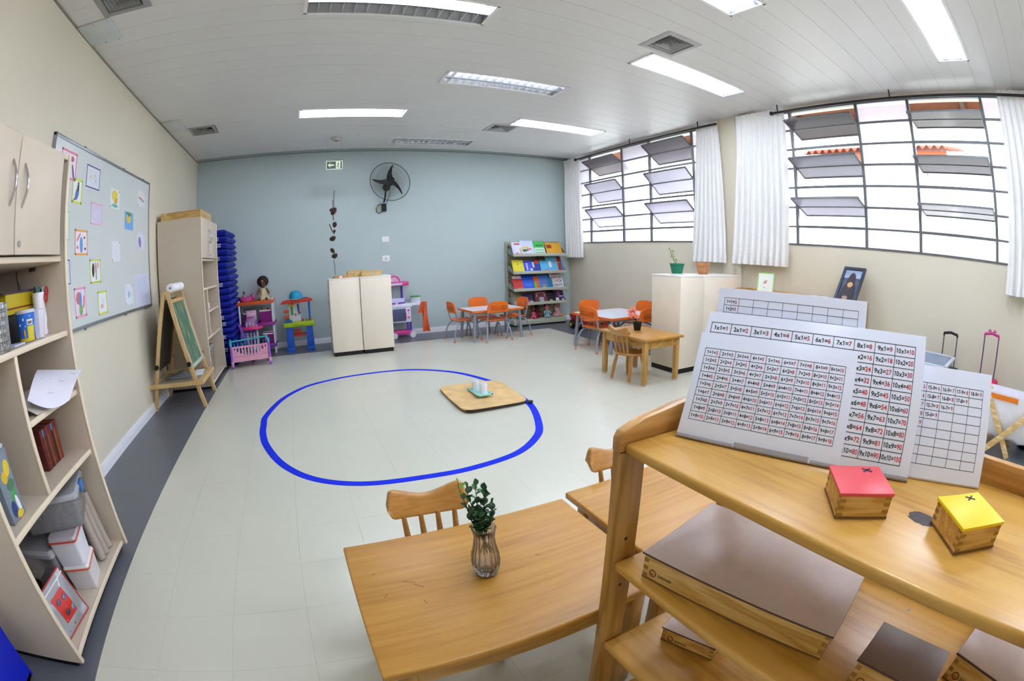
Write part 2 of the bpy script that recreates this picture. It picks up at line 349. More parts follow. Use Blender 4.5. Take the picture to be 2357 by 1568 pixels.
# windows: steel mullions, fixed panes and centre-pivot sashes
IRON = M('#6b6d70', .5, metal=.3, var=.1, scale=20.); FROST = glassy('#ece4f0', .62, .15, True)
ROWS = (1.42, 1.62, 1.835, 2.055, 2.275, 2.495, 2.72, 2.945)
ANG = {(0, 0): (60, 45, 46), (0, 1): (54, 47, 49), (1, 0): (72, 67, 69), (1, 1): (85, 80, 82)}
XF = W+.012
for wi, (ya, yb) in enumerate(WINS):
    w = struct('window_%d' % (wi+1)); sh = -4.025*wi
    cols = [yb, -.715+sh, -1.605+sh, -2.25+sh, -3.135+sh, ya]
    for z in (SILL, HEAD): MB().box(XF-.02, XF+.02, ya, yb, z-.014 if z > 2 else z-.006, z+.006 if z > 2 else z+.014).build('window_frame', IRON, w)
    for y in cols: MB().box(XF-.018, XF+.018, y-.016, y+.016, SILL, HEAD).build('mullion', IRON, w)
    for ci in range(5):
        y1, y0 = cols[ci]-.016, cols[ci+1]+.016
        sashcol = {1: 0, 3: 1}.get(ci) if wi < 2 else None
        if sashcol is None:
            for z in ROWS[1:-1]: MB().box(XF-.014, XF+.014, y0, y1, z-.010, z+.010).build('glazing_bar', IRON, w)
            for z0, z1 in zip(ROWS, ROWS[1:]): MB().box(XF-.002, XF+.002, y0, y1, z0+.010, z1-.010).build('pane', FROST, w, flat=True)
        else:
            for z in (1.62, 2.055, 2.495): MB().box(XF-.016, XF+.016, y0, y1, z-.013, z+.013).build('glazing_bar', IRON, w)
            MB().box(XF-.002, XF+.002, y0, y1, 1.434, 1.607).build('pane', FROST, w, flat=True)
            for (zp, zl), an in zip(((2.72, .212), (2.275, .207), (1.838, .205)), ANG[(wi, sashcol)]):
                e = bpy.data.objects.new('sash', None); C.objects.link(e); e.parent = w
                e.location = (XF, (y0+y1)/2, zp); e.rotation_euler = (0, R(-an), 0); hw = (y1-y0)/2-.006
                for a in (-1, 1): MB().box(-.009, .009, -hw, hw, a*zl-.008, a*zl+.008).build('sash_rail', IRON, e, world=False)
                for a in (-1, 1): MB().box(-.009, .009, a*hw-.008, a*hw+.008, -zl, zl).build('sash_stile', IRON, e, world=False)
                MB().box(-.007, .007, -hw, hw, -.007, .007).build('glazing_bar', IRON, e, world=False)
                for a, b in ((-zl+.008, -.007), (.007, zl-.008)): MB().box(-.002, .002, -hw+.008, hw-.008, a, b).build('pane', FROST, e, world=False, flat=True)
                MB().cyl((0, hw-.05, -zl), (-.02, hw-.05, -zl-.05), .006, .004).build('stay', IRON, e, world=False)
# ================================================================ outside: eave of this building, neighbour, trees, yard
yd = tag(MB().box(W+.16, 60, -45, 40, -.4, -.25).build('yard_ground', M('#a5a39a', .8)), kind='structure')
ev = thing('roof_eave', 'terracotta roof eave with dark rafters seen above the window panes', 'eave', (7.0, -4, 3.2))
MB().add([(6.61,-10,3.34),(7.5,-10,3.12),(7.5,1.5,3.12),(6.61,1.5,3.34),(6.61,-10,3.39),(7.5,-10,3.17),(7.5,1.5,3.17),(6.61,1.5,3.39)],
         [(0,3,2,1),(4,5,6,7),(0,1,5,4),(1,2,6,5),(2,3,7,6),(3,0,4,7)]).build('soffit', M('#6b3a20', .8, var=.15, scale=8.), ev)
MB().box(7.48, 7.52, -10, 1.5, 3.03, 3.19).build('fascia', M('#8a4420', .7, var=.12), ev)
for k in range(9): MB().bar((6.62, -9.3+k*1.22, 3.29), (7.47, -9.3+k*1.22, 3.08), .06, .08).build('rafter', M('#4a3429', .7), ev)
nb = thing('neighbour_building', 'white building with orange corrugated roof seen through the open sashes', 'building', (12, -4.6, -.25))
MB().box(10.6, 16, -6.0, -3.2, -.25, 3.2).build('wall', M('#f0ece6', .7), nb)
def corr(u, v):
    y = -6.15+u*3.1; return ((9.95+v*3.2, y, 3.32+v*.75+.035*math.sin(y*2*math.pi/.16)), (-.23, 0, .97))
MB().slab(corr, 160, 2, .015).build('corrugated_roof', M('#6a3320', .8, var=.12, spec=.1), nb)
MB().box(10.05, 10.12, -6.1, -3.1, 3.05, 3.28).build('fascia', M('#8a4a2c', .8), nb)
def tree(x, y, h, r, label):
    t = thing('tree', label, 'tree', (x, y, -.25), 0, 'trees beyond the yard')
    MB().cyl((x, y, -.25), (x, y, h*.6), .15, .09, 8).build('trunk', M('#6b5a48', .8), t)
    mb = MB(); rnd = random.Random(int(x*7))
    for k in range(420):
        a, b = rnd.uniform(0, 6.28), rnd.uniform(-1, 1); q = r*rnd.uniform(.5, 1)
        c = Vector((x+q*math.cos(a)*math.sqrt(1-b*b)*1.3, y+q*math.sin(a)*math.sqrt(1-b*b)*1.3, h*.7+q*b*.7)); s = r*.16
        u = Vector((rnd.uniform(-1, 1), rnd.uniform(-1, 1), rnd.uniform(-1, 1))).normalized(); v = u.orthogonal().normalized()
        mb.add([c-u*s, c+v*s*.6, c+u*s, c-v*s*.6+u.cross(v)*s*.3], [(0, 1, 2), (0, 2, 3)])
    mb.build('crown', M('#7c9a5c', .8, var=.25), t)
tree(24, 17.5, 3.3, 1.3, 'green tree far beyond the window nearest the book rack')
tree(25, 2.2, 3.0, 1.1, 'small green tree far beyond the large window on the right')
# ================================================================ ceiling fittings
TUBE = M('#eaf1ff', .4, var=0., emis=LAMP, name='lit_tube'); REFL = M('#dfe2e8', .25, metal=.6, var=.02); FRAMEM = M('#e9e9ec', .4)
BLADE = M('#eef1f8', .3, metal=.3, var=.02)
lamp_names = {(0, -2.035): 'over the low beige cabinets, above the hanging sign', (0, -4.57): 'at the top edge showing a row of grey reflector cells',
  (1, -.665): 'closest to the blue wall, dim and grey', (1, -3.275): 'in the middle of the ceiling with two rows of bright cells',
  (1, -5.75): 'cut off by the top edge beside the air diffuser', (2, -2.0): 'beside the small air diffuser near the curtain rod',
  (2, -4.48): 'next to the large square air diffuser', (2, -7.02): 'steeply angled at the top right above the big window',
  (0, -7.11): 'straight above the photographer, outside the picture', (1, -8.3): 'behind the photographer, outside the picture', (2, -9.5): 'unseen far behind the photographer, near the added unseen window'}
for c, y, kind in LAMPS:
    x0, x1 = LX[c]; cx = (x0+x1)/2; L = x1-x0
    t = thing('ceiling_light', 'recessed fluorescent ceiling light '+lamp_names[(c, y)], 'ceiling light', (cx, y, H), 0, 'recessed ceiling lights')
    hx, hy = L/2, .16
    f = MB()
    for s in (-1, 1): f.box(-hx-.012, hx+.012, s*hy-.012, s*hy+.012, -.008, -.0004).box(s*hx-.012, s*hx+.012, -hy, hy, -.008, -.0004)
    f.build('frame', FRAMEM, t, world=False)
    louv = kind != 'open'; dp = .10 if louv else .055; DT = M('#e9eef8', .4, var=0., emis=LAMP*.10, name='dim_tube'); OT = M('#dfe3ee', .4, name='unlit_tube')
    MB().add([(-hx,-hy,0),(hx,-hy,0),(hx,hy,0),(-hx,hy,0),(-hx,-hy*.55,dp),(hx,-hy*.55,dp),(hx,hy*.55,dp),(-hx,hy*.55,dp)],
             [(4,7,6,5),(0,4,5,1),(1,5,6,2),(2,6,7,3),(3,7,4,0)]).build('reflector', REFL if kind != 'half' else M('#b9bcc2', .5, metal=.2), t, world=False)
    for s in (-1, 1):
        zt = dp-.03 if louv else .022; tm = {'open': TUBE, 'half': TUBE if s < 0 else OT, 'dim': DT, 'off': OT}[kind]
        MB().cyl((-hx+.05, s*.072, zt), (hx-.05, s*.072, zt), .017 if louv else .026, n=12).build('tube', tm, t, world=False)
        for e in (-1, 1): MB().box(e*(hx-.04)-.012, e*(hx-.04)+.012, s*.072-.02, s*.072+.02, zt-.02, zt+.03).build('tube_socket', WHITE, t, world=False)
    if louv:
        n = 15
        me = MB().add([(-.0015,-hy*.98,-.002),(.0015,-hy*.98,-.002),(.0015,hy*.98,-.002),(-.0015,hy*.98,-.002),(-.004,-hy*.7,.05),(.004,-hy*.7,.05),(.004,hy*.7,.05),(-.004,hy*.7,.05)],
             [(0,3,2,1),(4,5,6,7),(0,1,5,4),(1,2,6,5),(2,3,7,6),(3,0,4,7)]).mesh('louvre_blade', BLADE, flat=True)
        for k in range(1, n): inst('louvre_blade', me, t, (-hx+L*k/n, 0, 0))
        MB().box(-hx, hx, -.004, .004, -.002, dp if kind == 'half' else .05).build('louvre_spine', BLADE, t, world=False)
vn = ['small square air diffuser on the ceiling above the tall cabinet', 'small square air diffuser touching a ceiling light near the curtain rod',
      'large square air diffuser with dark slots in the ceiling on the right', 'square air diffuser cut off at the top left of the ceiling']
for (x0, x1, y0, y1), lb in zip(VENTS, vn):
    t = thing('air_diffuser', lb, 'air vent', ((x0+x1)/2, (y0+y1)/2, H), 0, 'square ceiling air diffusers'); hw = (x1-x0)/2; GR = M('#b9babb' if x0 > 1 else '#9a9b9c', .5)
    def ring(a, b, za, zb):
        return [(-a,-a,za),(a,-a,za),(a,a,za),(-a,a,za),(-b,-b,zb),(b,-b,zb),(b,b,zb),(-b,b,zb)], [(0,1,5,4),(1,2,6,5),(2,3,7,6),(3,0,4,7)]
    hw -= .004; MB().box(-hw, hw, -hw, hw, .07, .075).build('duct_back', BLACK, t, world=False)
    m = MB(); m.add(*ring(hw+.018, hw-.03, -.003, -.010)).add(*ring(hw+.018, hw-.03, -.0006, -.002)).add(*ring(hw-.03, hw-.034, -.010, .02)); m.build('flange', GR, t, world=False, flat=True)
    for k in range(4):
        a = (hw-.045)*(1-k*.24); v, f = ring(a, a*.80, -.004, .030); v2, f2 = ring(a-.003, a*.80-.003, .0, .034)
        MB().add(v, f).add(v2, f2).build('vane', GR, t, world=False, flat=True)
for x0, x1, y0, y1, lb in ((.004, .278, -4.762, -4.42, 'white screwed access panel on ceiling beside the cut off air diffuser'), (.02, .255, -2.29, -1.84, 'pale access panel on ceiling against the left wall, far end')):
    t = thing('access_panel', lb, 'panel', ((x0+x1)/2, (y0+y1)/2, H), 0, 'ceiling access panels')
    MB().box(x0+.006, x1, y0, y1, H-.012, H-.0005).build('cover', M('#ccd2d3', .35), t, bevel=.002)
    for a in (x0+.02, (x0+x1)/2, x1-.02):
        for b in (y0+.02, y1-.02): MB().cyl((a, b, H-.014), (a, b, H-.012), .006, n=8).build('screw', GREYM, t)
sd = thing('smoke_detector', 'round grey smoke detector on ceiling above the exit sign', 'smoke detector', (2.22, -.864, H))
MB().lathe([(.001, -.045), (.045, -.045), (.06, -.03), (.085, -.012), (.09, 0)], (2.22, -.864, H-.0005), 24).build('housing', M('#b8b6b3', .5), sd)
MB().lathe([(.03, -.006), (.03, 0)], (2.22, -.864, H-.045), 16).build('grille', M('#77716c', .6), sd)
# exit sign on two wires
t = thing('exit_sign', 'green hanging exit sign with white arrow and running figure', 'sign', (2.204, -.8, 2.55))
MB().box(2.086, 2.322, -.803, -.797, 2.548, 2.672).build('plate', M('#e9eed2', .4), t)
MB().box(2.094, 2.314, -.8042, -.803, 2.556, 2.664).build('green_field', M('#0d3a2c', .4), t)
ar = MB(); zc = 2.61
ar.prism([(2.112, zc), (2.142, zc+.030), (2.154, zc+.030), (2.133, zc+.009), (2.198, zc+.009), (2.198, zc-.009), (2.133, zc-.009), (2.154, zc-.030), (2.142, zc-.030)], -.8054, -.8042, 1)
ar.build('arrow', M('#dfe6c0', .4), t)
MB().box(2.226, 2.290, -.8052, -.8042, 2.560, 2.660).build('doorway', M('#dfe6c0', .4), t)
fg = MB(); fz = 2.60
fg.prism([(2.262+.008*math.cos(a*.785), 2.645+.008*math.sin(a*.785)) for a in range(8)], -.8062, -.8052, 1)
for a, b in (((2.262, 2.634), (2.255, 2.605)), ((2.255, 2.605), (2.272, 2.588)), ((2.272, 2.588), (2.262, 2.566)), ((2.255, 2.605), (2.244, 2.588)), ((2.244, 2.588), (2.232, 2.582)), ((2.262, 2.630), (2.278, 2.616)), ((2.260, 2.630), (2.243, 2.622))):
    fg.bar((a[0], -.8057, a[1]), (b[0], -.8057, b[1]), .009, .001, up=(0, 1, 0))
fg.build('running_figure', M('#0d3a2c', .4), t)
for x in (2.105, 2.303): MB().cyl((x, -.8, 2.672), (x, -.8, H), .0012, n=6).build('wire', M('#9a9a98', .4), t)
# mobile of cones and twigs hung under the sign
t = thing('hanging_mobile', 'hanging mobile of pine cones and twigs on a thread', 'mobile', (2.19, -.85, 1.1))
MB().tube([(2.19, -.8, 2.547), (2.192, -.82, 2.3), (2.19, -.85, 1.9), (2.185, -.85, 1.2)], .001, 5).build('thread', M('#aaaaa0', .6), t)
TW = M('#4e463c', .8, var=.2, scale=30.); CN = M('#3b2620', .8, var=.35, scale=60., bump=.6)
for pts, r in (([(2.205, -.85, 2.24), (2.195, -.85, 2.12), (2.197, -.85, 1.97)], .005), ([(2.178, -.86, 2.10), (2.18, -.86, 1.98)], .004), ([(2.13, -.86, 1.77), (2.165, -.85, 1.68), (2.20, -.85, 1.63)], .008),
               ([(2.185, -.85, 1.90), (2.19, -.85, 1.82)], .007), ([(2.18, -.85, 1.28), (2.19, -.86, 1.18), (2.188, -.86, 1.07)], .004)):
    MB().tube(pts, r, 6).build('twig', TW, t)
def cone(c, rx, rz, tilt):
    mb = MB(); mb.T = Matrix.Translation(c) @ Matrix.Rotation(tilt, 4, 'Y')
    mb.ell((0, 0, 0), rx*.75, rx*.75, rz*.9)
    rnd = random.Random(int(rz*1e5))
    for k in range(40):
        z = -1+2*(k+.5)/40; a = k*2.4; rr = math.sqrt(max(0, 1-z*z))
        p = Vector((rr*rx*math.cos(a), rr*rx*math.sin(a), z*rz)); q = Vector((-math.sin(a), math.cos(a), 0))*rx*.22
        mb.add([p*.7-q, p*.7+q, p*1.08+Vector((0, 0, .006)), p*.8+Vector((0, 0, .012))], [(0, 1, 2), (0, 2, 3), (1, 3, 2)])
    mb.T = None; return mb
for c, rx, rz, tl in (((2.192, -.85, 1.945), .045, .062, .5), ((2.16, -.85, 1.965), .025, .03, 1.2), ((2.205, -.85, 1.755), .034, .042, .1), ((2.20, -.85, 1.665), .02, .022, .1), ((2.175, -.85, 1.565), .05, .035, -.4), ((2.168, -.85, 1.400), .030, .045, -.6), ((2.195, -.85, 1.325), .048, .036, -.3)):
    cone(Vector(c), rx, rz, tl).build('pine_cone', CN, t)
# wall fan
t = thing('wall_fan', 'black three-blade wall fan in a round wire guard', 'fan', (3.06, 0, 2.06)); FB = M('#0b0b0d', .55)
fc = Vector((3.128, -.20, 2.452)); T = Matrix.Translation(fc) @ Matrix.Rotation(R(-14), 4, 'X') @ Matrix.Rotation(R(5), 4, 'Z')
def wire_ring(r, y, n=40, tr=.0022):
    return [(r*math.cos(2*math.pi*k/n), y, r*math.sin(2*math.pi*k/n)) for k in range(n)]
g = MB(); g.T = T; g.tube(wire_ring(.325, 0), .005, 6, True); g.build('guard_rim', FB, t)
WIRE = M('#4b504f', .5)
g = MB(); g.T = T
for k in range(60):
    a = 2*math.pi*k/60; c, s = math.cos(a), math.sin(a)
    for sg in (-1, 1): g.tube([(.325*c, 0, .325*s), (.28*c, sg*.05, .28*s), (.17*c, sg*.075, .17*s), (.07*c, sg*.08, .07*s)], .0011, 4)
for r, y in ((.22, .066), (.22, -.066)): g.tube(wire_ring(r, y), .0013, 4, True)
g.build('guard_wires', WIRE, t)
for k, a0 in enumerate((100, 197, 330)):
    mb = MB(); mb.T = T @ Matrix.Rotation(-R(a0), 4, 'Y')
    def bl(u, v):
        r = .04+u*.225; bend = -.10*u*u; wd = .075*(1-u*.72); z = (v-.5)*wd*1.3+bend
        return ((r, -.012+(v-.5)*.03*(1-u), z), (0, 1, .2))
    mb.slab(bl, 10, 4, .004).build('blade', FB, t)
g = MB(); g.T = T; g.lathe([(.001, -.04), (.045, -.035), (.055, 0), (.055, .02)], (0, 0, 0), 20); g.v = [tuple(T @ Matrix.Rotation(R(90), 4, 'X') @ (T.inverted() @ Vector(v))) for v in g.v]; g.build('hub', FB, t)
g = MB(); g.T = T; g.cyl((0, .02, 0), (.02, .12, .03), .07, .06, 18).ell((.05, .06, .06), .045, .04, .035); g.build('motor', FB, t)
MB().ell((3.075, -.17, 2.36), .062, .055, .062).build('swivel', FB, t)
MB().tube([(3.07, -.15, 2.36), (3.07, -.08, 2.22), (3.055, -.045, 2.14)], .014, 8).build('arm', FB, t)
MB().box(3.02, 3.095, -.06, -.0005, 1.995, 2.12).build('control_box', FB, t, bevel=.008)
MB().tube([(3.03, -.05, 2.11), (2.97, -.05, 2.10), (2.93, -.04, 2.05), (2.94, -.03, 1.99), (2.98, -.03, 1.965), (3.03, -.03, 2.0)], .006, 6).build('cable', FB, t)
MB().tube([(3.12, -.12, 2.40), (3.15, -.10, 2.28), (3.10, -.05, 2.13)], .004, 6).build('cable', FB, t)
MB().ell((2.952, -.045, 2.055), .018, .01, .016).build('label_tag', M('#d3ad1b', .5), t)
for z, lb, hole in ((1.548, 'blank white wall plate under the fan, upper of two', False), (1.245, 'white wall socket plate under the fan, lower of two', True)):
    t = thing('wall_plate', lb, 'wall plate', (3.076, 0, z-.05), 0, 'white plates on the blue wall')
    MB().box(3.017, 3.135, -.008, -.0003, z-.047, z+.047).build('plate', WHITE, t, bevel=.003)
    if hole:
        MB().cyl((3.076, -.0095, z), (3.076, -.008, z), .022, n=16).build('socket', M('#cfd2d6', .5), t)
        for s in (-1, 1): MB().cyl((3.076+s*.009, -.011, z), (3.076+s*.009, -.0095, z), .004, n=8).build('hole', BLACK, t)
    else: MB().box(3.030, 3.122, -.0095, -.008, z-.036, z+.036).build('insert', M('#eaecef', .4), t)
# curtains and rods
CURT = M('#f3f2f2', .75, var=.02, scale=30., sub=.0, name='white_cotton')
CURT.node_tree.nodes['Principled BSDF'].inputs['Sheen Weight'].default_value = .2
def curtain(yt0, yt1, yb0, yb1, folds, label, seed, xw=6.35):
    t = thing('curtain', label, 'curtain', (xw, (yt0+yt1)/2, 1.165), 0, 'white window curtains'); rnd = random.Random(seed); ph = rnd.uniform(0, 6)
    def fn(u, v):
        z = 2.968+(1.167-2.968)*v; a = .010+.022*min(1, v*2)
        y = (yt0+(yt1-yt0)*u)*(1-v)+(yb0+(yb1-yb0)*u)*v
        q = u*folds*2*math.pi+ph+.5*math.sin(3*u+seed)*v
        x = xw+a*math.sin(q)+.006*math.sin(q*.37+v*5)*v
        y += .012*math.sin(q*2)*v
        return ((x, y, z+.006*math.sin(q*.5)*v), (-1, 0, 0))
    MB().slab(fn, folds*9, 20, .003).build('cloth', CURT, t, ang=80)
    def hd(u, v):
        q = u*folds*2*math.pi+ph; return ((xw-.004+.012*math.sin(q), yt0+(yt1-yt0)*u, 2.970-.05*v), (-1, 0, 0))
    MB().slab(hd, folds*9, 1, .006).build('pleated_header', CURT, t, ang=80)
    def hm(u, v):
        q = u*folds*2*math.pi+ph+.5*math.sin(3*u+seed); return ((xw-.0005+.033*math.sin(q)+.006*math.sin(q*.37+5), yb0+(yb1-yb0)*u+.012*math.sin(q*2), 1.167+.07*(1-v)-.002), (-1, 0, 0))
    MB().slab(hm, folds*9, 1, .005).build('hem', CURT, t, ang=80)
    return t
curtain(-.03, -.55, -.06, -.60, 7, 'white curtain beside the book rack, leftmost of the four', 1)
curtain(-3.335, -3.700, -3.15, -3.76, 7, 'white curtain above the plant cabinet, hung at the end of the small window', 2)
curtain(-3.99, -4.72, -3.83, -4.65, 9, 'wide white curtain between the two windows, above the light green card', 3)
curtain(-7.375, -7.95, -7.28, -7.95, 8, 'white curtain at the right edge of the picture', 4)
RODM = M('#232327', .4)
for y0, y1, lb, zz in ((-.515, -3.72, 'black curtain rod over the small far window', 2.912), (-4.59, -7.9, 'black curtain rod over the big window', 2.908)):
    t = thing('curtain_rod', lb, 'curtain rod', (6.315, y0, zz), 0, 'black curtain rods')
    MB().cyl((6.30, y0, zz), (6.30, y1, zz), .014, n=12).build('rod', RODM, t)
    MB().ell((6.30, y0+.01, zz), .026).build('finial', RODM, t)
    for y in (y0-.08 if y0 < -1 else -2.0, -6.12 if y0 < -1 else -3.4): MB().cyl((6.30, y, zz), (6.30, y, H), .007, n=8).build('bracket', RODM, t)
# ================================================================ left wall: open storage cabinet, whiteboard, easel, tall cabinet
def storage_cabinet(label, y0, y1, xf, divy, doors_open, hang=True):
    t = thing('storage_cabinet', label, 'cabinet', (.28, (y0+y1)/2, 0), 0, 'beige storage cabinets'); th = .022; zt = 1.878
    for y in (y0, y1-th):
        MB().box(.02, xf-.012, y, y+th, .03, zt).build('side_panel', BEIGE, t)
        MB().box(xf-.012, xf, y-.001, y+th+.001, .028, zt+.002).build('side_edge', EDGE, t, bevel=.005)
    MB().box(.02, xf-.01, y0+th, y1-th, zt-.022, zt).build('top_panel', BEIGE, t)
    MB().box(.02, .03, y0+th, y1-th, .05, zt-.022).build('back_panel', M('#8d7a66', .55), t)
    for z, a, b, nm in ((.055, y0+th, y1-th, 'bottom_board'), (.550, y0+th, y1-th, 'shelf'), (1.098, y0+th, y1-th, 'shelf'), (.832, divy+.011, y1-th, 'shelf'), (1.425, y0+th, y1-th, 'shelf')):
        xx = xf-.03 if nm == 'shelf' and z > 1.4 else xf-.02
        s = MB().box(.03, xx-.012, a, b, z-.022, z).build(nm, BEIGE, t)
        MB().box(xx-.012, xx, a, b, z-.0235, z+.0015).build('shelf_edge', EDGE, s, bevel=.007)
    MB().box(.03, xf-.035, divy-.011, divy+.011, .55, 1.076).build('divider', BEIGE, t)
    MB().box(xf-.035, xf-.022, divy-.012, divy+.012, .55, 1.076).build('divider_edge', EDGE, t, bevel=.004)
    MB().box(.06, xf-.05, y0+.01, y1-.01, 0, .033).build('plinth', BLACK, t)
    ym = (y0+y1)/2-.03 if doors_open else (y0+y1)/2
    for i, (a, b) in enumerate(((y0+.026, ym-.004), (ym+.004, y1-.07 if doors_open else y1-.026))):
        d = MB().box(xf-.026, xf-.006, a, b, 1.430, 1.872).build('door', BEIGE, t, bevel=.002)
        hy = (b-.045) if i == 0 else (a+.045)
        pts = [(xf-.006, hy, 1.62+.055*math.sin(0)), (xf+.012, hy, 1.635), (xf+.022, hy, 1.69), (xf+.012, hy, 1.745), (xf-.006, hy, 1.76)]
        pts = [(xf-.006+.030*math.sin(math.pi*k/10), hy, 1.60+.17*k/10) for k in range(11)]
        MB().tube(pts, [.004+.003*math.sin(math.pi*k/10) for k in range(11)], 8).build('handle', STEEL, d)
        if i == 1: MB().cyl((xf-.007, a+.03, 1.468), (xf+.001, a+.03, 1.468), .011, n=14).build('lock', STEEL, d)
    return t
CY0, CY1, CXF = -6.262, -5.352, .552
storage_cabinet('beige open storage cabinet at the left edge, full of boxes and papers', CY0, CY1, CXF, -5.868, True)
storage_cabinet('tall beige storage cabinet with wooden tray on top, behind the easel', -2.19, -1.19, .575, -1.87, False)
# whiteboard and the drawings pinned to it
t = thing('whiteboard', 'large whiteboard on the left wall covered in pinned drawings', 'whiteboard', (0, -3.57, 1.01))
MB().box(.002, .016, -4.72, -2.52, 1.025, 2.245).build('panel', M('#d3d9d8', .3, var=.01), t)
AL = M('#9aa0a8', .35, metal=.7)
for a in ((-4.735, -2.505, 2.243, 2.265), (-4.735, -2.505, 1.005, 1.027)): MB().box(.001, .022, *a).build('frame_rail', AL, t, bevel=.002)
for y in (-4.735, -2.527): MB().box(.001, .022, y, y+.022, 1.005, 2.265).build('frame_rail', AL, t, bevel=.002)
for y in (-4.2, -3.3, -2.7): MB().box(.001, .014, y-.012, y+.012, 2.265, 2.28).build('clip', GREYM, t); MB().box(.001, .014, y-.012, y+.012, .99, 1.005).build('clip', GREYM, t)
def blob(mb, cy, cz, ry, rz, x, m=0, n=12, rot=0., th=.0006):
    ps = []
    for k in range(n):
        a = 2*math.pi*k/n; u, v = ry*math.cos(a), rz*math.sin(a); ps.append((cy+u*math.cos(rot)-v*math.sin(rot), cz+u*math.sin(rot)+v*math.cos(rot)))
    return mb.prism(ps, x, x+th, 0, m)
def drawing(y0, y1, z0, z1, border, paper, marks, label, bw=.014, corners=None):
    t = thing('drawing', label, 'drawing', (.017, (y0+y1)/2, z0), 0, 'drawings on the whiteboard'); x = .0165
    MB().box(x, x+.001, y0, y1, z0, z1).build('paper', M(paper, .7, var=.02), t)
    if border:
        b = MB()
        for a in ((y0, y1, z0, z0+bw), (y0, y1, z1-bw, z1), (y0, y0+bw, z0, z1), (y1-bw, y1, z0, z1)): b.box(x+.001, x+.0016, *a)
        b.build('border', M(border, .7), t)
    cy, cz = (y0+y1)/2, (z0+z1)/2; w, h = y1-y0, z1-z0; cols = {}
    for (u, v, ru, rv, col, rot) in marks:
        b = MB(); blob(b, cy+u*w, cz+v*h, ru*w, rv*h, x+.0011+.0002*len(cols), rot=rot); cols[(u, v, col)] = b; b.build('crayon_mark', M(col, .8, var=.2, scale=60.), t)
    if corners:
        for s in (1, -1): b = MB(); blob(b, cy+s*(w/2-.012), cz+s*(h/2-.012), .014, .008, x+.0012, rot=.7); b.build('sticker', M(corners, .7), t)
drawing(-4.605, -4.345, 2.00, 2.19, '#f08fb0', '#eee6ee', [(-.15, .0, .1, .3, '#3b3350', .3), (.2, .25, .12, .1, '#b06fa0', 0), (.3, -.2, .05, .3, '#6f5aa8', .4)], 'pink bordered drawing at the top left of the whiteboard, half behind the cabinet')
drawing(-4.385, -4.215, 1.855, 2.025, '#d3e04e', '#eef0f2', [(0, -.1, .16, .3, '#5d7fb8', -.5), (.08, .15, .1, .18, '#5a4a52', -.3), (.1, .32, .08, .08, '#4c6a5a', 0), (-.25, -.35, .1, .05, '#a05a80', .5)], 'lime bordered drawing of a blue bird near the cabinet')
drawing(-4.15, -3.88, 1.995, 2.16, '#4d3f8f', '#dfe4ee', [(-.2, 0, .04, .08, '#e8b7b0', 0), (.1, .1, .06, .05, '#b9d8bb', 0), (.2, -.1, .04, .1, '#c9c4e0', 0)], 'pale drawing with dark purple outline, topmost on the whiteboard', .008)
drawing(-3.625, -3.40, 1.895, 2.06, None, '#e7ebee', [(-.02, .15, .33, .28, '#e8d25a', 0), (.1, -.1, .2, .16, '#dcae50', .3), (0, -.36, .36, .09, '#6fbcae', 0)], 'white sheet with a yellow sun and teal ground', corners='#e0a070')
drawing(-2.885, -2.65, 1.985, 2.145, None, '#e2e4ea', [(-.1, .0, .3, .06, '#c97f7a', -.1), (.15, -.08, .25, .07, '#8fb88f', -.1)], 'white sheet with red and green strokes at the top right of the whiteboard', corners='#d9a890')
drawing(-4.03, -3.80, 1.735, 1.895, '#f3b5cc', '#d8d0ea', [(0, 0, .3, .3, '#dbd4ec', 0)], 'plain lilac sheet with pale pink border', .010)
drawing(-3.245, -3.01, 1.74, 1.90, None, '#79aee8', [(-.05, .12, .27, .26, '#d9c35a', 0), (-.05, .40, .36, .08, '#4f9a78', 0), (0, .3, .1, .06, '#9c4d4a', .3)], 'light blue sheet with a yellow figure', corners='#e5a57c')
drawing(-4.315, -4.09, 1.505, 1.68, '#f3ab62', '#ece4ee', [(0, -.1, .12, .32, '#6d9fd8', 0), (-.2, .2, .2, .05, '#c77f98', .7), (.25, .2, .06, .05, '#54405a', .4), (.3, -.25, .06, .06, '#4a3a66', 0), (-.3, -.2, .05, .07, '#d36a86', 0)], 'orange bordered drawing with a blue figure')
drawing(-3.575, -3.375, 1.455, 1.625, None, '#e3e7f1', [(-.1, -.05, .03, .03, '#8e97b0', 0), (.2, .3, .03, .03, '#d09a80', 0)], 'nearly blank white sheet in the middle of the whiteboard', corners='#d8a080')
drawing(-2.885, -2.665, 1.575, 1.735, None, '#dfe3ee', [(-.15, -.1, .18, .33, '#8f7cc4', .35)], 'white sheet with a purple drop shape', corners='#d9b0a0')
drawing(-4.055, -3.84, 1.30, 1.475, '#d0e05a', '#e9ecf0', [(-.2, .05, .11, .3, '#3e3a38', -.1), (.05, .1, .07, .3, '#c98890', .1), (.25, .25, .1, .16, '#e3b3b8', 0), (.05, -.25, .05, .12, '#8a9a90', 0)], 'lime bordered drawing with dark and pink strokes')
drawing(-4.36, -4.165, 1.085, 1.285, '#f39fc4', '#e4dcec', [(-.15, .15, .24, .2, '#c97f86', .6), (0, .05, .12, .3, '#7591d0', -.2), (0, -.25, .16, .2, '#7fae6e', -.3), (.3, 0, .08, .24, '#d9908c', -.3)], 'pink bordered drawing of coloured scribbles, lowest beside the cabinet')
drawing(-3.935, -3.745, 1.06, 1.235, '#cfe24e', '#e8ebf2', [(-.1, -.15, .18, .1, '#e6b9bf', 0), (.1, .05, .12, .1, '#e9dde4', 0)], 'lime bordered faint drawing along the bottom of the whiteboard')
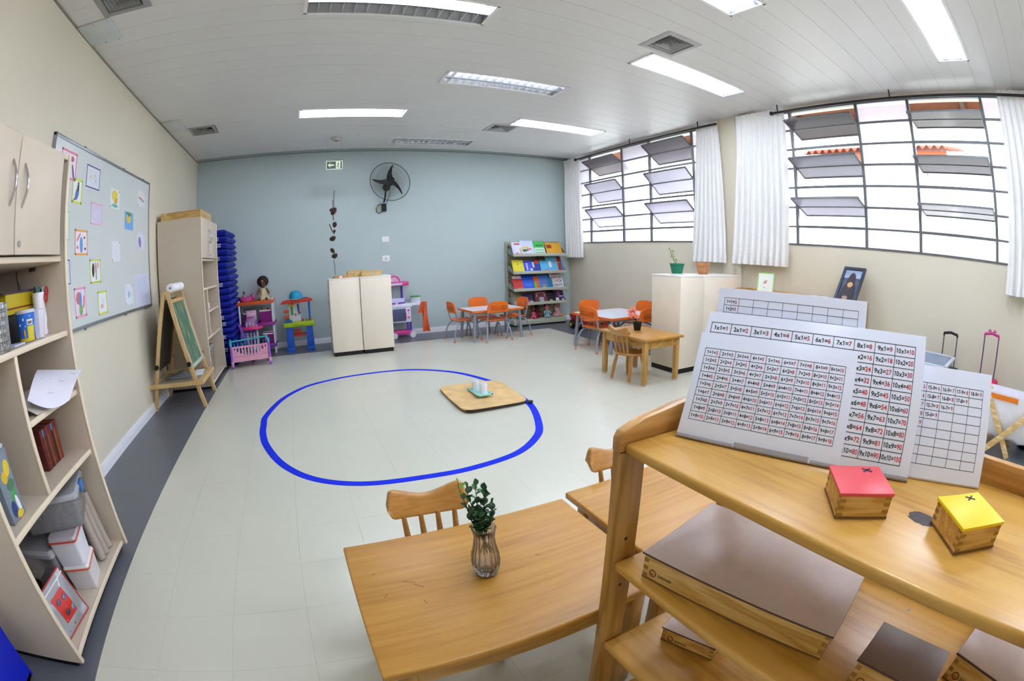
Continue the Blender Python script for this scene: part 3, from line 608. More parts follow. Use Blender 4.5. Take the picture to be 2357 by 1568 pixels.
drawing(-3.295, -3.085, 1.075, 1.255, None, '#e2e8f4', [(-.05, 0, .1, .18, '#8fc3e6', 0), (.2, 0, .06, .1, '#c9cfe0', 0)], 'white sheet with one light blue dab beside the large grid sheet', corners='#dba88c')
drawing(-3.02, -2.565, 1.028, 1.335, None, '#d5daf0', [], 'large pale blue sheet of ruled lines at the bottom right of the whiteboard')
drawing(-4.66, -4.41, 1.60, 1.79, '#a8d99a', '#e2ece6', [], 'pale green edged drawing mostly hidden by the cabinet', .008)
drawing(-4.66, -4.405, 1.315, 1.475, '#6b5ab0', '#dde2ee', [], 'purple outlined drawing mostly hidden by the cabinet', .008)
rl = MB(); 
for k in range(14): rl.box(.0176, .0179, -2.99, -2.60, 1.05+k*.0195, 1.0515+k*.0195)
for o in C.objects:
    if o.name.startswith('drawing') and o.get('label', '').startswith('large pale'): rl.build('ruled_lines', M('#aab3cf', .7), o)
# easel
EW = wood('#c09a60', '#cfae78', '#dabd8c', 2, 2.2, rough=.5, coat=0., contrast=.4)
t = thing('easel', 'small wooden A-frame easel with a chalky green board', 'easel', (.30, -2.58, 0))
TOPZ = 1.13
for s, xb in ((-1, .02), (1, .595)):
    for y in (-2.87, -2.29):
        yt = -2.845 if y < -2.6 else -2.315
        MB().bar((xb, y, 0.0), (.30+s*.018, yt, TOPZ), .042, .026, up=(0, 1, 0)).build('leg', EW, t, bevel=.003)
        k = .38; px, py = xb+(.30+s*.018-xb)*k, y+(yt-y)*k; sy = -1 if y < -2.6 else 1
        MB().cyl((px, py+sy*.022, TOPZ*k), (px, py+sy*.045, TOPZ*k), .024, n=14).build('knob', BLACK, t)
MB().bar((.30, -2.86, TOPZ-.01), (.30, -2.30, TOPZ-.01), .05, .03).build('ridge', EW, t)
def face(s, k, off=0.): x = (.02 if s < 0 else .595); return x+(.30+s*.018-x)*k+s*off
for s, mat, nm in ((1, None, 'chalkboard'), (-1, M('#4a4038', .7), 'back_board')):
    if mat is None:
        mat = bpy.data.materials.new('chalkboard'); mat.use_nodes = True; nt = mat.node_tree; b = nt.nodes['Principled BSDF']; inp(b, 'Roughness', .8)
        tc = nt.nodes.new('ShaderNodeTexCoord'); mp = nt.nodes.new('ShaderNodeMapping'); mp.inputs['Scale'].default_value = (2, 9, 3.2); mp.inputs['Rotation'].default_value = (R(25), 0, 0)
        nz = nt.nodes.new('ShaderNodeTexNoise'); nz.inputs['Scale'].default_value = 1.6; nz.inputs['Detail'].default_value = 6; cr = nt.nodes.new('ShaderNodeValToRGB'); e = cr.color_ramp.elements
        e[0].position = .35; e[0].color = S('#3f5c4a')+(1,); e[1].position = .72; e[1].color = S('#b9a35e')+(1,); q = e.new(.56); q.color = S('#587a63')+(1,); q = e.new(.63); q.color = S('#7d8a5c')+(1,)
        nt.links.new(tc.outputs['Object'], mp.inputs['Vector']); nt.links.new(mp.outputs['Vector'], nz.inputs['Vector']); nt.links.new(nz.outputs['Fac'], cr.inputs['Fac']); nt.links.new(cr.outputs['Color'], b.inputs['Base Color'])
    k0, k1 = .33, .93
    def q4(y0, y1, ka, kb, off, th):
        a, b2 = face(s, ka, off), face(s, kb, off); c, d = face(s, ka, off+th), face(s, kb, off+th)
        return [(a,y0,TOPZ*ka),(a,y1,TOPZ*ka),(b2,y1,TOPZ*kb),(b2,y0,TOPZ*kb),(c,y0,TOPZ*ka),(c,y1,TOPZ*ka),(d,y1,TOPZ*kb),(d,y0,TOPZ*kb)], [(0,3,2,1),(4,5,6,7),(0,1,5,4),(1,2,6,5),(2,3,7,6),(3,0,4,7)]
    MB().add(*q4(-2.82, -2.34, k0, k1, -.002, .008)).build(nm, mat, t)
    fm = M('#a9bfae' if s > 0 else '#7e8794', .6, var=.25, scale=14.)
    for i, a in enumerate(((-2.83, -2.33, k0, k0+.03), (-2.83, -2.33, k1-.03, k1), (-2.845, -2.81, k0, k1), (-2.35, -2.315, k0, k1))):
        MB().add(*q4(*a, .004, .010)).build('board_frame', [fm, M('#c9a065', .6), M('#b58fb0', .6, var=.3, scale=10.), M('#c9c3b8', .6)][i] if s > 0 else fm, t)
TZ = .255
MB().box(.05, .57, -2.84, -2.33, TZ-.008, TZ).build('tray_base', M('#a39a8a', .6), t)
for a in ((-.03+.03, .62, -2.905, -2.885), (0., .62, -2.275, -2.255)): MB().box(*a, TZ-.03, TZ+.012).build('tray_rail', EW, t)
for a in ((.045, .065, -2.885, -2.275), (.56, .615, -2.885, -2.275)): MB().box(*a, TZ-.03, TZ+.012).build('tray_rail', EW, t)
# chalk things on the tray, paper roll on top
pr = thing('paper_roll', 'white paper roll lying across the top of the easel', 'paper roll', (.34, -2.58, TOPZ))
MB().cyl((.352, -2.83, TOPZ+.030), (.352, -2.40, TOPZ+.030), .042, n=24).build('roll', M('#f1f0f4', .8), pr)
MB().cyl((.352, -2.832, TOPZ+.030), (.352, -2.83, TOPZ+.030), .012, n=12).build('core', M('#8f8676', .8), pr)
pb = thing('plastic_bag', 'clear bag of coloured chalk bits lying on the easel tray', 'bag', (.30, -2.55, TZ))
def bagf(u, v): return ((.14+.30*u, -2.70+.26*v, TZ+.008+.045*math.sin(math.pi*u)*math.sin(math.pi*v)*(1+.3*math.sin(9*u+4*v))), (0, 0, 1))
MB().slab(bagf, 12, 10, .002).build('film', glassy('#d8dce4', .55, .1), pb)
for k in range(9):
    x, y = .20+.2*random.random(), -2.66+.17*random.random(); MB().bar((x, y, TZ+.010), (x+.03*random.uniform(-1, 1), y+.03, TZ+.014), .012, .012).build('chalk', M(['#5fae5a', '#d96a3a', '#7d5ac0', '#e8d35a', '#4d7fd0', '#ffffff'][k % 6], .8), pb)
one(MB().add([(.42,-2.62,TZ+.001),(.55,-2.60,TZ+.001),(.53,-2.36,TZ+.012),(.43,-2.40,TZ+.016),(.42,-2.62,TZ+.003),(.55,-2.60,TZ+.003),(.53,-2.36,TZ+.014),(.43,-2.40,TZ+.018)],[(0,3,2,1),(4,5,6,7),(0,1,5,4),(1,2,6,5),(2,3,7,6),(3,0,4,7)]), 'paper_sheet', M('#eceef4', .7), 'white paper scrap on the easel tray', 'paper')
# tray on the tall cabinet
t = thing('wooden_tray', 'shallow pine tray on top of the tall cabinet', 'tray', (.30, -1.85, 1.88)); PT = wood('#b98f4e', '#cba35f', '#d6b478', 1, 1.5)
for a in ((.06, .56, -2.17, -2.15), (.06, .56, -1.52, -1.50)): MB().box(*a, 1.8805, 1.965).build('wall', wood('#b98f4e', '#cba35f', '#d6b478', 0, 1.5), t)
for a in ((.06, .08, -2.15, -1.52), (.54, .56, -2.15, -1.52)): MB().box(*a, 1.8805, 1.965).build('wall', PT, t)
MB().box(.08, .54, -2.15, -1.52, 1.8805, 1.89).build('base', PT, t)
# contents of tall cabinet
def tub(name, label, c, sx, sy, h, body, lid, parent_group=None, rim=None, latch=None, rz=0., taper=.88):
    t = thing(name, label, 'box', c, rz, parent_group)
    def rr(a, b, r=.18, n=5):
        P = []
        for qx, qy, s in ((1, 1, 0), (-1, 1, 1), (-1, -1, 2), (1, -1, 3)):
            cr = r*min(a, b)
            for i in range(n): th = (s+i/(n-1))*math.pi/2; P.append((qx*(a-cr)+cr*math.cos(th), qy*(b-cr)+cr*math.sin(th)))
        return P
    def loft(rings, m):
        vs = []; fs = []
        for P, z in rings: vs += [(p[0], p[1], z) for p in P]
        n = len(rings[0][0])
        for i in range(len(rings)-1): fs += [(i*n+k, i*n+(k+1) % n, (i+1)*n+(k+1) % n, (i+1)*n+k) for k in range(n)]
        fs += [tuple(range(n-1, -1, -1)), tuple(range((len(rings)-1)*n, len(rings)*n))]
        return MB().add(vs, fs)
    a, b = sx/2, sy/2
    loft([(rr(a*taper, b*taper), .001), (rr(a, b), h*.86)], 0).build('body', body, t, world=False)
    loft([(rr(a*1.04, b*1.04), h*.86), (rr(a*1.04, b*1.04), h*.93), (rr(a*.97, b*.97), h)], 0).build('lid', lid, t, world=False)
    if rim: loft([(rr(a*1.06, b*1.06), h*.84), (rr(a*1.06, b*1.06), h*.90)], 0).build('rim', rim, t, world=False)
    if latch:
        for s in (-1, 1): MB().box(s*a*1.05-.01, s*a*1.05+.01, -.035, .035, h*.70, h*.98).build('latch', latch, t, world=False, bevel=.004)
    return t
CLR = glassy('#c9cbd4', .62, .12); CLRL = glassy('#dfe1ea', .42, .15); ORG = M('#e0663c', .5); BLUEL = M('#3d6fb0', .45)
tub('storage_tub', 'clear storage tub in the bottom of the tall cabinet', (.30, -1.60, .0555), .34, .42, .34, CLR, CLRL, None)
one(MB().cyl((.42, -2.04, .551), (.42, -2.04, .76), .045, n=18), 'paper_tube', M('#eef0f4', .6), 'white paper tube standing on a shelf in the tall cabinet', 'paper tube')
one(MB().box(.25, .50, -1.80, -1.55, .834, .90), 'paper_stack', M('#e4e6ec', .7), 'small white paper stack on the tall cabinet shelf', 'paper')
tub('snack_tub', 'small clear tub with orange things on top of the storage tub', (.30, -1.60, .397), .22, .26, .10, CLR, M('#c9856a', .6), None)
# ================================================================ contents of the near cabinet
def zf(z): return z
# shelf at 1.10
t = thing('tin', 'ribbed silver tin at the left edge of the cabinet shelf', 'tin', (.455, -5.90, 1.0995))
prof = [(.058, 0)]
for k in range(6): prof += [(.058, .006+k*.028), (.0615, .011+k*.028), (.0615, .024+k*.028), (.058, .029+k*.028)]
MB().lathe(prof+[(.058, .172)], (.455, -5.90, 1.0995), 28).build('body', M('#c9ccd0', .18, metal=.9, var=.2, scale=40.), t, ang=20)
for k in range(0, 28): 
    a = 2*math.pi*k/28; MB().bar((.455+.0618*math.cos(a), -5.90+.0618*math.sin(a), 1.103), (.455+.0618*math.cos(a), -5.90+.0618*math.sin(a), 1.268), .003, .003).build('rib', STEEL, t)
t = thing('snack_can', 'blue and yellow printed can on the cabinet shelf', 'can', (.44, -5.635, 1.0995)); cc = (.44, -5.635, 1.0995)
MB().lathe([(.038, 0), (.040, .004), (.050, .112)], cc, 26).build('body', M('#2b6fd0', .4, var=.1, scale=20.), t)
MB().lathe([(.050, .112), (.053, .113), (.053, .124), (.05, .127), (.001, .127)], cc, 26).build('lid', M('#c9c6ce', .4), t)
def cyl_patch(mb, c, a0, a1, z0, z1, r0, r1, n=8):
    f = lambda u, v: (c[0]+(r0+(r1-r0)*v)*math.cos(a0+(a1-a0)*u), c[1]+(r0+(r1-r0)*v)*math.sin(a0+(a1-a0)*u), c[2]+z0+(z1-z0)*v)
    return mb.grid(f, n, 2)
va = math.atan2(-7.364+5.635, 1.729-.44)
cyl_patch(MB(), cc, va+.12, va+1.1, .012, .062, .0414, .0461).build('yellow_label', M('#d6c72c', .5), t)
cyl_patch(MB(), cc, va-1.2, va+1.2, .002, .016, .0406, .0418).build('yellow_band', M('#d3bc2a', .5), t)
cyl_patch(MB(), cc, va+.10, va+.85, .066, .088, .0466, .0486).build('white_label', M('#eef0f6', .5), t)
for da, z, r in ((-.3, .09, .008), (.45, .10, .006), (-.75, .07, .007), (-.1, .062, .005)):
    a = va+da; rr_ = .040+.0105*z/.112; MB().ell((cc[0]+rr_*math.cos(a), cc[1]+rr_*math.sin(a), cc[2]+z), .004, .004, r*.8).build('cloud_mark', M('#c9d6ee', .5), t)
MB().ell((cc[0]+.0425*math.cos(va-.25), cc[1]+.0425*math.sin(va-.25), cc[2]+.035), .005, .007, .019).build('orange_mark', M('#d98a2a', .5), t)
pm = MB(); text(pm, 'EMV', (cc[0]+.0492*math.cos(va+.47), cc[1]+.0492*math.sin(va+.47), cc[2]+.070), (-math.sin(va+.47), math.cos(va+.47), 0), (0, 0, 1), .017, sq=.9); pm.build('lettering', M('#2a2f3a', .5), t)
one(MB().box(.16, .32, -5.64, -5.385, 1.0995, 1.215), 'document_box', [M('#1e1d22', .5)], 'black box under the yellow box on the cabinet shelf', 'box', bevel=.002)
t = thing('yellow_box', 'yellow cardboard box lying behind the can', 'box', (.24, -5.50, 1.2155))
MB().box(.14, .335, -5.66, -5.385, 1.2155, 1.300).build('carton', M('#cdb521', .5), t, bevel=.002); MB().box(.335, .3358, -5.66, -5.38, 1.236, 1.243).build('stripe', M('#8a3a20', .5), t)
one(MB().add([(.13,-5.70,1.3005),(.34,-5.70,1.3005),(.34,-5.37,1.3005),(.13,-5.37,1.3005),(.14,-5.69,1.312),(.35,-5.70,1.308),(.34,-5.375,1.310),(.13,-5.37,1.313)],[(0,3,2,1),(4,5,6,7),(0,1,5,4),(1,2,6,5),(2,3,7,6),(3,0,4,7)]), 'folder', M('#5a4a66', .5), 'dark plum folder lying on the yellow box', 'folder')
one(MB().box(.36, .47, -5.79, -5.70, 1.0995, 1.106), 'leaflet', M('#c6cbe8', .5), 'blue and white leaflet lying beside the silver tin', 'leaflet')
t = thing('pen_vase', 'tall white vase of pens with red scissors hooked on it', 'vase', (.39, -5.425, 1.0995))
MB().lathe([(.036, 0), (.040, .01), (.036, .03), (.041, .07), (.034, .13), (.036, .185), (.033, .186), (.031, .13), (.001, .02)], (.39, -5.425, 1.0995), 24).build('body', M('#f0eff5', .35), t)
for k, (dx, dy, col) in enumerate(((.01, -.015, '#1f8f82'), (-.01, -.01, '#182028'), (.005, .0, '#17807a'), (-.005, .012, '#d2a0a8'), (.012, .012, '#e8e8ee'), (-.014, .0, '#101418'), (.0, .018, '#242830'))):
    MB().cyl((.39+dx, -5.425+dy, 1.13), (.39+dx*1.6, -5.425+dy*1.6, 1.30+.006*(k % 3)), .005, n=8).build('pen', M(col, .4), t)
sx = Vector((.425, -5.405, 1.262)); RS = M('#b52a22', .35)
for s, dz in ((1, .022), (-1, -.004)):
    MB().tube([sx+Vector((.006, .004*s+.014*math.cos(a), dz+.020*math.sin(a))) for a in [k*math.pi/6 for k in range(12)]], .0042, 6, True).build('scissor_loop', RS, t)
MB().bar(sx+Vector((.004, 0, .03)), sx+Vector((-.02, -.01, .075)), .008, .003).build('scissor_blade', STEEL, t)
one(MB().lathe([(.030, 0), (.046, .115), (.044, .116), (.028, .004), (.001, .004)], (.455, -5.545, 1.0995), 8), 'white_cup', M('#d9d8e2', .35), 'flared white plastic cup standing before the pen vase', 'cup', ang=25)
t = thing('power_cable', 'thin cable with a white plug hanging inside the cabinet', 'cable', (.25, -5.40, 1.2)); 
MB().tube([(.20, -5.378, 1.40), (.21, -5.382, 1.36), (.23, -5.385, 1.33), (.235, -5.388, 1.29)], .0022, 6).build('cord', M('#3a3532', .6), t)
MB().tube([(.20, -5.378, 1.40), (.22, -5.380, 1.30), (.27, -5.383, 1.19)], .0018, 6).build('cord', M('#4a443e', .6), t)
MB().bar((.235, -5.388, 1.295), (.245, -5.392, 1.262), .014, .010).build('plug', WHITE, t, bevel=.002)
one(MB().box(.30, .345, -5.3795, -5.374, 1.385, 1.415), 'label_plate', M('#5c5048', .5), 'small brown plate fixed high inside the cabinet side', 'plate')
# shelf at 0.83: curled calendar
t = thing('calendar', 'white calendar sheets curling over the front of a cabinet shelf', 'calendar', (.50, -5.60, .834))
def calf(u, v):
    ang = v*1.25; p = Vector((.30+.36*u-.02*v, -5.79+.30*v+.14*u, .845+.115*(1-u)*0+.09*math.sin(ang)*.0))
    A_, B_, C_, D_ = Vector((.40, -5.535, .966)), Vector((.615, -5.425, .925)), Vector((.49, -5.79, .897)), Vector((.62, -5.61, .842)); p = (A_*(1-u)+B_*u)*(1-v)+(C_*(1-u)+D_*u)*v
    p += Vector((.012, -.01, -.030))*math.sin(math.pi*u)*v*v+Vector((.01, 0, .018))*math.sin(math.pi*v)
    return (p, Vector((.55, -.45, .70)))
MB().slab(calf, 18, 14, .002).build('front_sheet', M('#e3e2f2', .6), t)
def calg(u, v):
    x = .33+.20*v; y = -5.79+.30*u; z = .905-.02*u-.066*v**1.3
    return ((x, y, max(z, .836)), (.3, 0, .95))
MB().slab(calg, 12, 10, .002).build('back_sheet', M('#cfc7bd', .6), t)
cr_ = MB(); ck = MB(); A_, B_, C_ = Vector((.40, -5.535, .966)), Vector((.615, -5.425, .925)), Vector((.49, -5.79, .897))
for i in range(4):
    for j in range(3):
        u, v = .18+.2*i, .16+.28*j; p, n = calf(u, v); n = Vector(n).normalized(); p = Vector(p)+n*.0014
        text(ck, str((i*3+j) % 9+1), p, (B_-A_).normalized(), (A_-C_).normalized(), .010)
        if (i+j) % 3 == 0: cr_.bar(p-(A_-C_)*.05, p-(A_-C_)*.05+(B_-A_)*.12, .004, .0006)
ck.build('day_number', M('#3d3f55', .6), t); cr_.build('red_note', M('#d98a90', .6), t)
one(MB().lathe([(.020, 0), (.022, .004), (.022, .13), (.014, .15), (.014, .17), (.001, .172)], (.44, -5.825, .8325), 16), 'glue_bottle', M('#1f7f8f', .4, var=.3, scale=30.), 'teal bottle squeezed beside the shelf divider', 'bottle')
# shelf at 0.55: notebooks and a printed carton
for k in range(8):
    y = -5.640+k*.0225; col = ['#5a1f1c', '#7a2f22', '#41201d', '#8a4526', '#6b2a20', '#3a1c1a', '#93502c', '#7c3422'][k]
    t = thing('notebook', 'dark red notebook in the cabinet row, %s from the divider' % ['first', 'second', 'third', 'fourth', 'fifth', 'sixth', 'seventh', 'eighth'][k], 'notebook', (.30, y, .551), 0, 'dark red notebooks')
    MB().box(.16, .398, y, y+.0205, .551, .729).build('cover', M(col, .5, var=.2, scale=25.), t, bevel=.001)
    MB().box(.398, .3988, y+.003, y+.0175, .695, .725).build('spine_label', M('#7a2a38' if k not in (1, 5) else '#4a86b8', .5), t)
t = thing('printed_carton', 'tall printed carton with yellow flowers at the cabinet edge', 'carton', (.40, -6.07, .551))
MB().box(.33, .47, -6.13, -6.02, .551, .80).build('carton', M('#7b8794', .45), t, bevel=.004)
MB().box(.335, .465, -6.125, -6.025, .80, .815).build('cap', M('#c9ccd6', .4), t, bevel=.004)
for z, y, rz_, ry_, col in ((.735, -6.055, .03, .022, '#d9bf3a'), (.71, -6.085, .022, .022, '#d2b02e'), (.675, -6.06, .02, .03, '#4d7a5a'), (.64, -6.06, .03, .02, '#4f9a5e'), (.60, -6.05, .035, .012, '#e3e6f0'), (.595, -6.09, .03, .02, '#2f3f7a'), (.568, -6.06, .014, .026, '#d9bf3a')):
    b = MB(); blob(b, y, z, ry_, rz_, .4702+random.random()*.0003, rot=random.uniform(-.4, .4)); b.build('print_mark', M(col, .5), t)
for z, x, r, col in ((.66, .40, .035, '#9aa0a0'), (.60, .42, .03, '#8a92b8'), (.70, .38, .03, '#8f9a8c')):
    MB().box(x-.03, x+.03, -6.0201, -6.0193, z-r, z+r).build('print_mark', M(col, .5), t)
# bottom compartment
tub('toy_tub', 'clear tub with dark things inside, low in the cabinet corner', (.22, -5.66, .0555), .28, .40, .22, CLR, CLRL)
MB_ = tub('latched_tub', 'clear storage tub with grey lid and blue latches on top of the white tubs', (.345, -5.64, .327), .36, .30, .155, CLR, CLRL, None, None, BLUEL, R(20))
tub('white_tub', 'white tub with orange rim standing on the cabinet floor', (.43, -5.735, .0555), .15, .17, .128, M('#d9d4d8', .4), M('#e6e2e4', .4), 'white tubs with red rims', ORG, None, R(12))
tub('white_tub', 'white tub with red rim stacked on the other white tub', (.42, -5.735, .1845), .16, .18, .14, M('#dcdce6', .4), glassy('#cfcbd2', .3), 'white tubs with red rims', M('#c9473c', .5), None, R(12))
for k in range(3):
    one(MB().cyl((.465, -5.560+.056*k, .0625), (.415, -5.515+.050*k, .345), .026, n=16), 'cardboard_tube', M('#a89c92', .7), ['grey cardboard tube leaning in the cabinet, closest to the white tubs', 'grey cardboard tube leaning in the cabinet, middle of three', 'grey cardboard tube leaning in the cabinet, closest to the side panel'][k], 'tube', 'cardboard tubes')
t = thing('zip_bag', 'clear zip bag with red edging and shiny contents', 'bag', (.45, -6.03, .056))
P0, P1, P2, P3 = Vector((.465, -6.165, .060)), Vector((.505, -5.945, .060)), Vector((.43, -5.93, .255)), Vector((.40, -6.16, .245))
def zb(u, v):
    p = (P0*(1-u)+P1*u)*(1-v)+(P3*(1-u)+P2*u)*v; b = .030*math.sin(math.pi*u)*math.sin(math.pi*v); n = Vector((.92, -.1, .35)); return p+n*b, n
def zb2(u, v): p, n = zb(u, v); b = .030*math.sin(math.pi*u)*math.sin(math.pi*v); return p-n*(2*b+.004), n
MB().slab(zb, 14, 12, .0015).build('front_film', glassy('#dfe2ea', .62, .08), t); MB().slab(zb2, 14, 12, .0015).build('back_film', glassy('#cfd2da', .5, .08), t)
REDT = M('#b3241f', .4)
edge = [zb(u/12, 0)[0] for u in range(13)]+[zb(1, v/10)[0] for v in range(1, 11)]+[zb(1-u/12, 1)[0] for u in range(1, 13)]+[zb(0, 1-v/10)[0] for v in range(1, 10)]
MB().tube(edge, .004, 6, True).build('red_edging', REDT, t); MB().tube([zb(u/12, .90)[0]+Vector((.003, 0, 0)) for u in range(13)], .003, 6).build('zip', WHITE, t)
mb = MB()
def lab(u, v): p, n = zb(.22+.45*u, .22+.55*v); return p+n*.002, n
mb.slab(lab, 6, 6, .001); mb.build('red_label', M('#c9302a', .4), t)
for k, (u, v) in enumerate(((.36, .62), (.40, .36), (.56, .60), (.60, .34))):
    b = MB(); p, n = zb(u, v); b.ell(p+n*.004, .004, .018, .012); b.build('label_window', M(['#5a6a8a', '#3d4a5c', '#6f8ab0', '#8a94a8'][k], .2, metal=.3, var=.5, scale=90.), t)
for k in range(34):
    u, v = random.uniform(.08, .92), random.uniform(.05, .62); p, n = zb(u, v); b = MB(); r = random.uniform(.006, .012)
    b.ell(p-n*random.uniform(.008, .02), r, r*1.4, r, 8, 5); b.build('bauble', M(['#7a2a34', '#2f5f6f', '#2f5a3a', '#b9bcc8', '#4a4f8a', '#c9c2b0'][k % 6], .15, metal=.4, var=.3, scale=50.), t)
one(MB().lathe([(.05, 0), (.075, .10), (.072, .10), (.048, .006), (.001, .006)], (.20, -5.97, .0555), 20), 'basket', M('#4a2224', .6, var=.3, scale=60., bump=.5), 'dark maroon basket deep inside the cabinet bottom', 'basket')
one(MB().box(.26, .36, -5.96, -5.90, .0555, .115), 'small_box', M('#26489a', .45), 'small blue box behind the zip bag', 'box', bevel=.003)
t = thing('silk_flowers', 'yellow artificial flowers lying deep in the cabinet', 'flowers', (.27, -6.13, .056))
for k in range(7):
    c = Vector((.24+.05*random.random(), -6.19+.10*random.random(), .075+.07*random.random())); b = MB()
    for j in range(7): a = j*.9; b.ell(c+Vector((.0, .016*math.cos(a), .016*math.sin(a))), .006, .010, .008, 8, 5)
    b.build('flower', M('#cfa528', .6, var=.2), t)
b = MB(); 
for k in range(5): b.tube([(.25, -6.17+.02*k, .060), (.26, -6.17+.022*k, .10), (.255, -6.18+.02*k, .14)], .003, 5)
b.build('stems', M('#3f6a3a', .6), t)
# blue crate in the corner by the photographer
t = thing('blue_crate', 'saturated blue plastic crate in the bottom left corner', 'crate', (.22, -6.56, 0)); BL = M('#0a1fb8', .4, var=.05)
MB().box(.02, .302, -6.80, -6.40, .05, .066).build('base', BL, t)
for a in ((.02, .302, -6.402, -6.388), (.02, .302, -6.80, -6.786), (.02, .034, -6.786, -6.402), (.288, .302, -6.786, -6.402)): MB().box(*a, .05, .29).build('side', BL, t)
for x in (.05, .26):
    for y in (-6.76, -6.43): MB().cyl((x, y, 0), (x, y, .05), .022, n=12).build('foot', BLACK, t)
# ================================================================ blue nap mats stacked in the corner
NM = 21; NAVY = M('#0c1f9c', .6, var=.12, scale=14., bump=.15); TAGM = M('#b9bdc4', .4, metal=.3)
rnd = random.Random(11); z = .0
ORD = ['topmost', 'second from the top', 'third from the top', 'fourth from the top', 'fifth from the top', 'sixth from the top', 'seventh from the top', 'eighth from the top', 'ninth from the top', 'tenth from the top', 'eleventh from the top', 'twelfth from the top']
ORDB = ['lowest', 'second from the floor', 'third from the floor', 'fourth from the floor', 'fifth from the floor', 'sixth from the floor', 'seventh from the floor', 'eighth from the floor', 'ninth from the floor']
for k in range(NM):
    h = .0865; j = NM-1-k
    lb = 'folded blue nap mat in the corner stack, '+(ORD[j] if j < 12 else ORDB[k])
    dx = rnd.uniform(-.012, .012); x0, x1, y0, y1 = .10+dx, .672+dx+(.03 if k < 3 else 0)-.0*k, -.98, -.12
    if k > 13: x1 -= .018
    t = thing('nap_mat', lb, 'mat', ((x0+x1)/2, (y0+y1)/2, z), 0, 'blue nap mats')
    def fm(u, v, s, x0=x0, x1=x1, y0=y0, y1=y1, z=z, h=h, sd=k):
        cx, cy = (x0+x1)/2, (y0+y1)/2
        e = (1-abs(2*u-1)**8)*(1-abs(2*v-1)**8)
        return (x0+(x1-x0)*u, y0+(y1-y0)*v, z+h/2+s*(h/2-.0006)*(.86+.14*e)*(1-.03*abs(math.sin(9*u+sd))*(1-e)))
    mb = MB(); mb.grid(lambda u, v: fm(u, v, 1), 14, 16); mb.grid(lambda u, v: fm(u, v, -1), 14, 16)
    # rounded side wall
    n = 14; per = [(u/14, 0) for u in range(15)]+[(1, v/16) for v in range(1, 17)]+[(1-u/14, 1) for u in range(1, 15)]+[(0, 1-v/16) for v in range(1, 16)]
    top = [fm(u, v, 1) for u, v in per]; bot = [fm(u, v, -1) for u, v in per]; mid = []
    for (a, b), (u, v) in zip(zip(top, bot), per):
        d = Vector((2*u-1 if abs(2*u-1) > .99 else 0, 2*v-1 if abs(2*v-1) > .99 else 0, 0)); d = d*(.030); mid.append(((a[0]+b[0])/2+d.x, (a[1]+b[1])/2+d.y, (a[2]+b[2])/2))
    q = len(per); mb.add(top+mid+bot, [(i, (i+1) % q, q+(i+1) % q, q+i) for i in range(q)]+[(q+i, q+(i+1) % q, 2*q+(i+1) % q, 2*q+i) for i in range(q)])
    mb.build('cushion', NAVY, t, ang=60)
    if k in (2, 4, 6, 7, 8, 11, 12, 14, 16, 18, 19):
        yy = -.98-.023; xx = x1-.12-.03*(k % 3)
        MB().box(xx, xx+.055, yy-.004, yy+.010, z+.022, z+.07).build('label_tag', TAGM, t)
    MB().tube([(x1-.05, -1.0, z+h*.5), (x1+.016, -.985, z+h*.5), (x1+.020, -.9, z+h*.52), (x1+.020, -.2, z+h*.5)], .004, 5).build('piping', M('#0a1878', .6), t)
    z += h
# ================================================================ toy storage rack with bins, dolls
t = thing('toy_rack', 'toy storage rack with orange top and purple shelves', 'toy rack', (.97, -.26, 0)); rx0, rx1, ry0, ry1 = .70, 1.235, -.395, -.10
POST = M('#d9dce4', .4)
for x in (rx0+.02, rx1-.0): 
    for y in (ry0, ry1): MB().cyl((x, y, 0), (x, y, .80), .016, n=10).build('post', POST, t)
for zz, col, e in ((.765, '#d9581e', .03), (.445, '#8f2a80', .03), (.130, '#6d2f98', .03)):
    MB().box(rx0-.005, rx1+.02, ry0-.012, ry1+.01, zz-.012, zz+.004).build('shelf_board', M(col, .45), t)
    for yy in (ry0-.022, ry1+.008): MB().box(rx0-.012, rx1+.03, yy, yy+.012, zz-.03, zz+.018).build('shelf_rim', M(col, .45), t, bevel=.004)
binc = M('#8a1f78', .4); BINR = M('#e9e6ee', .4)
def toybin(x0, x1, zb, h, label, marks=()):
    t = thing('toy_bin', label, 'bin', ((x0+x1)/2, -.26, zb), 0, 'purple toy bins'); y0, y1 = -.375, -.14; w = .012
    f = lambda e, zz: [(x0+w+e, y0+w+e), (x1-w-e, y0+w+e), (x1-w-e, y1-w-e), (x0+w+e, y1-w-e)]
    vs = [(p[0], p[1], zb+.0005) for p in f(.012, 0)]+[(p[0], p[1], zb+h) for p in f(0, 0)]+[(p[0], p[1], zb+h) for p in f(.008, 0)]+[(p[0], p[1], zb+.008) for p in f(.018, 0)]
    MB().add(vs, [(0,3,2,1)]+[(i,(i+1)%4,4+(i+1)%4,4+i) for i in range(4)]+[(4+i,4+(i+1)%4,8+(i+1)%4,8+i) for i in range(4)]+[(8+i,8+(i+1)%4,12+(i+1)%4,12+i) for i in range(4)]+[(12,13,14,15)]).build('body', binc, t)
    r = MB()
    for a in ((x0, x1, y0, y0+.016), (x0, x1, y1-.016, y1), (x0, x0+.016, y0, y1), (x1-.016, x1, y0, y1)): r.box(*a, zb+h-.004, zb+h+.014)
    r.build('rim', BINR, t)
    for dx, dz, r_, col in marks: MB().ell(((x0+x1)/2+dx, -.26, zb+h+dz), r_).build('toy', M(col, .5), t)
toybin(.76, .955, .450, .155, 'purple toy bin on the middle rack shelf beside the doll high chair', ((-.04, .012, .03, '#e3d36a'), (.04, .01, .025, '#d9743c')))
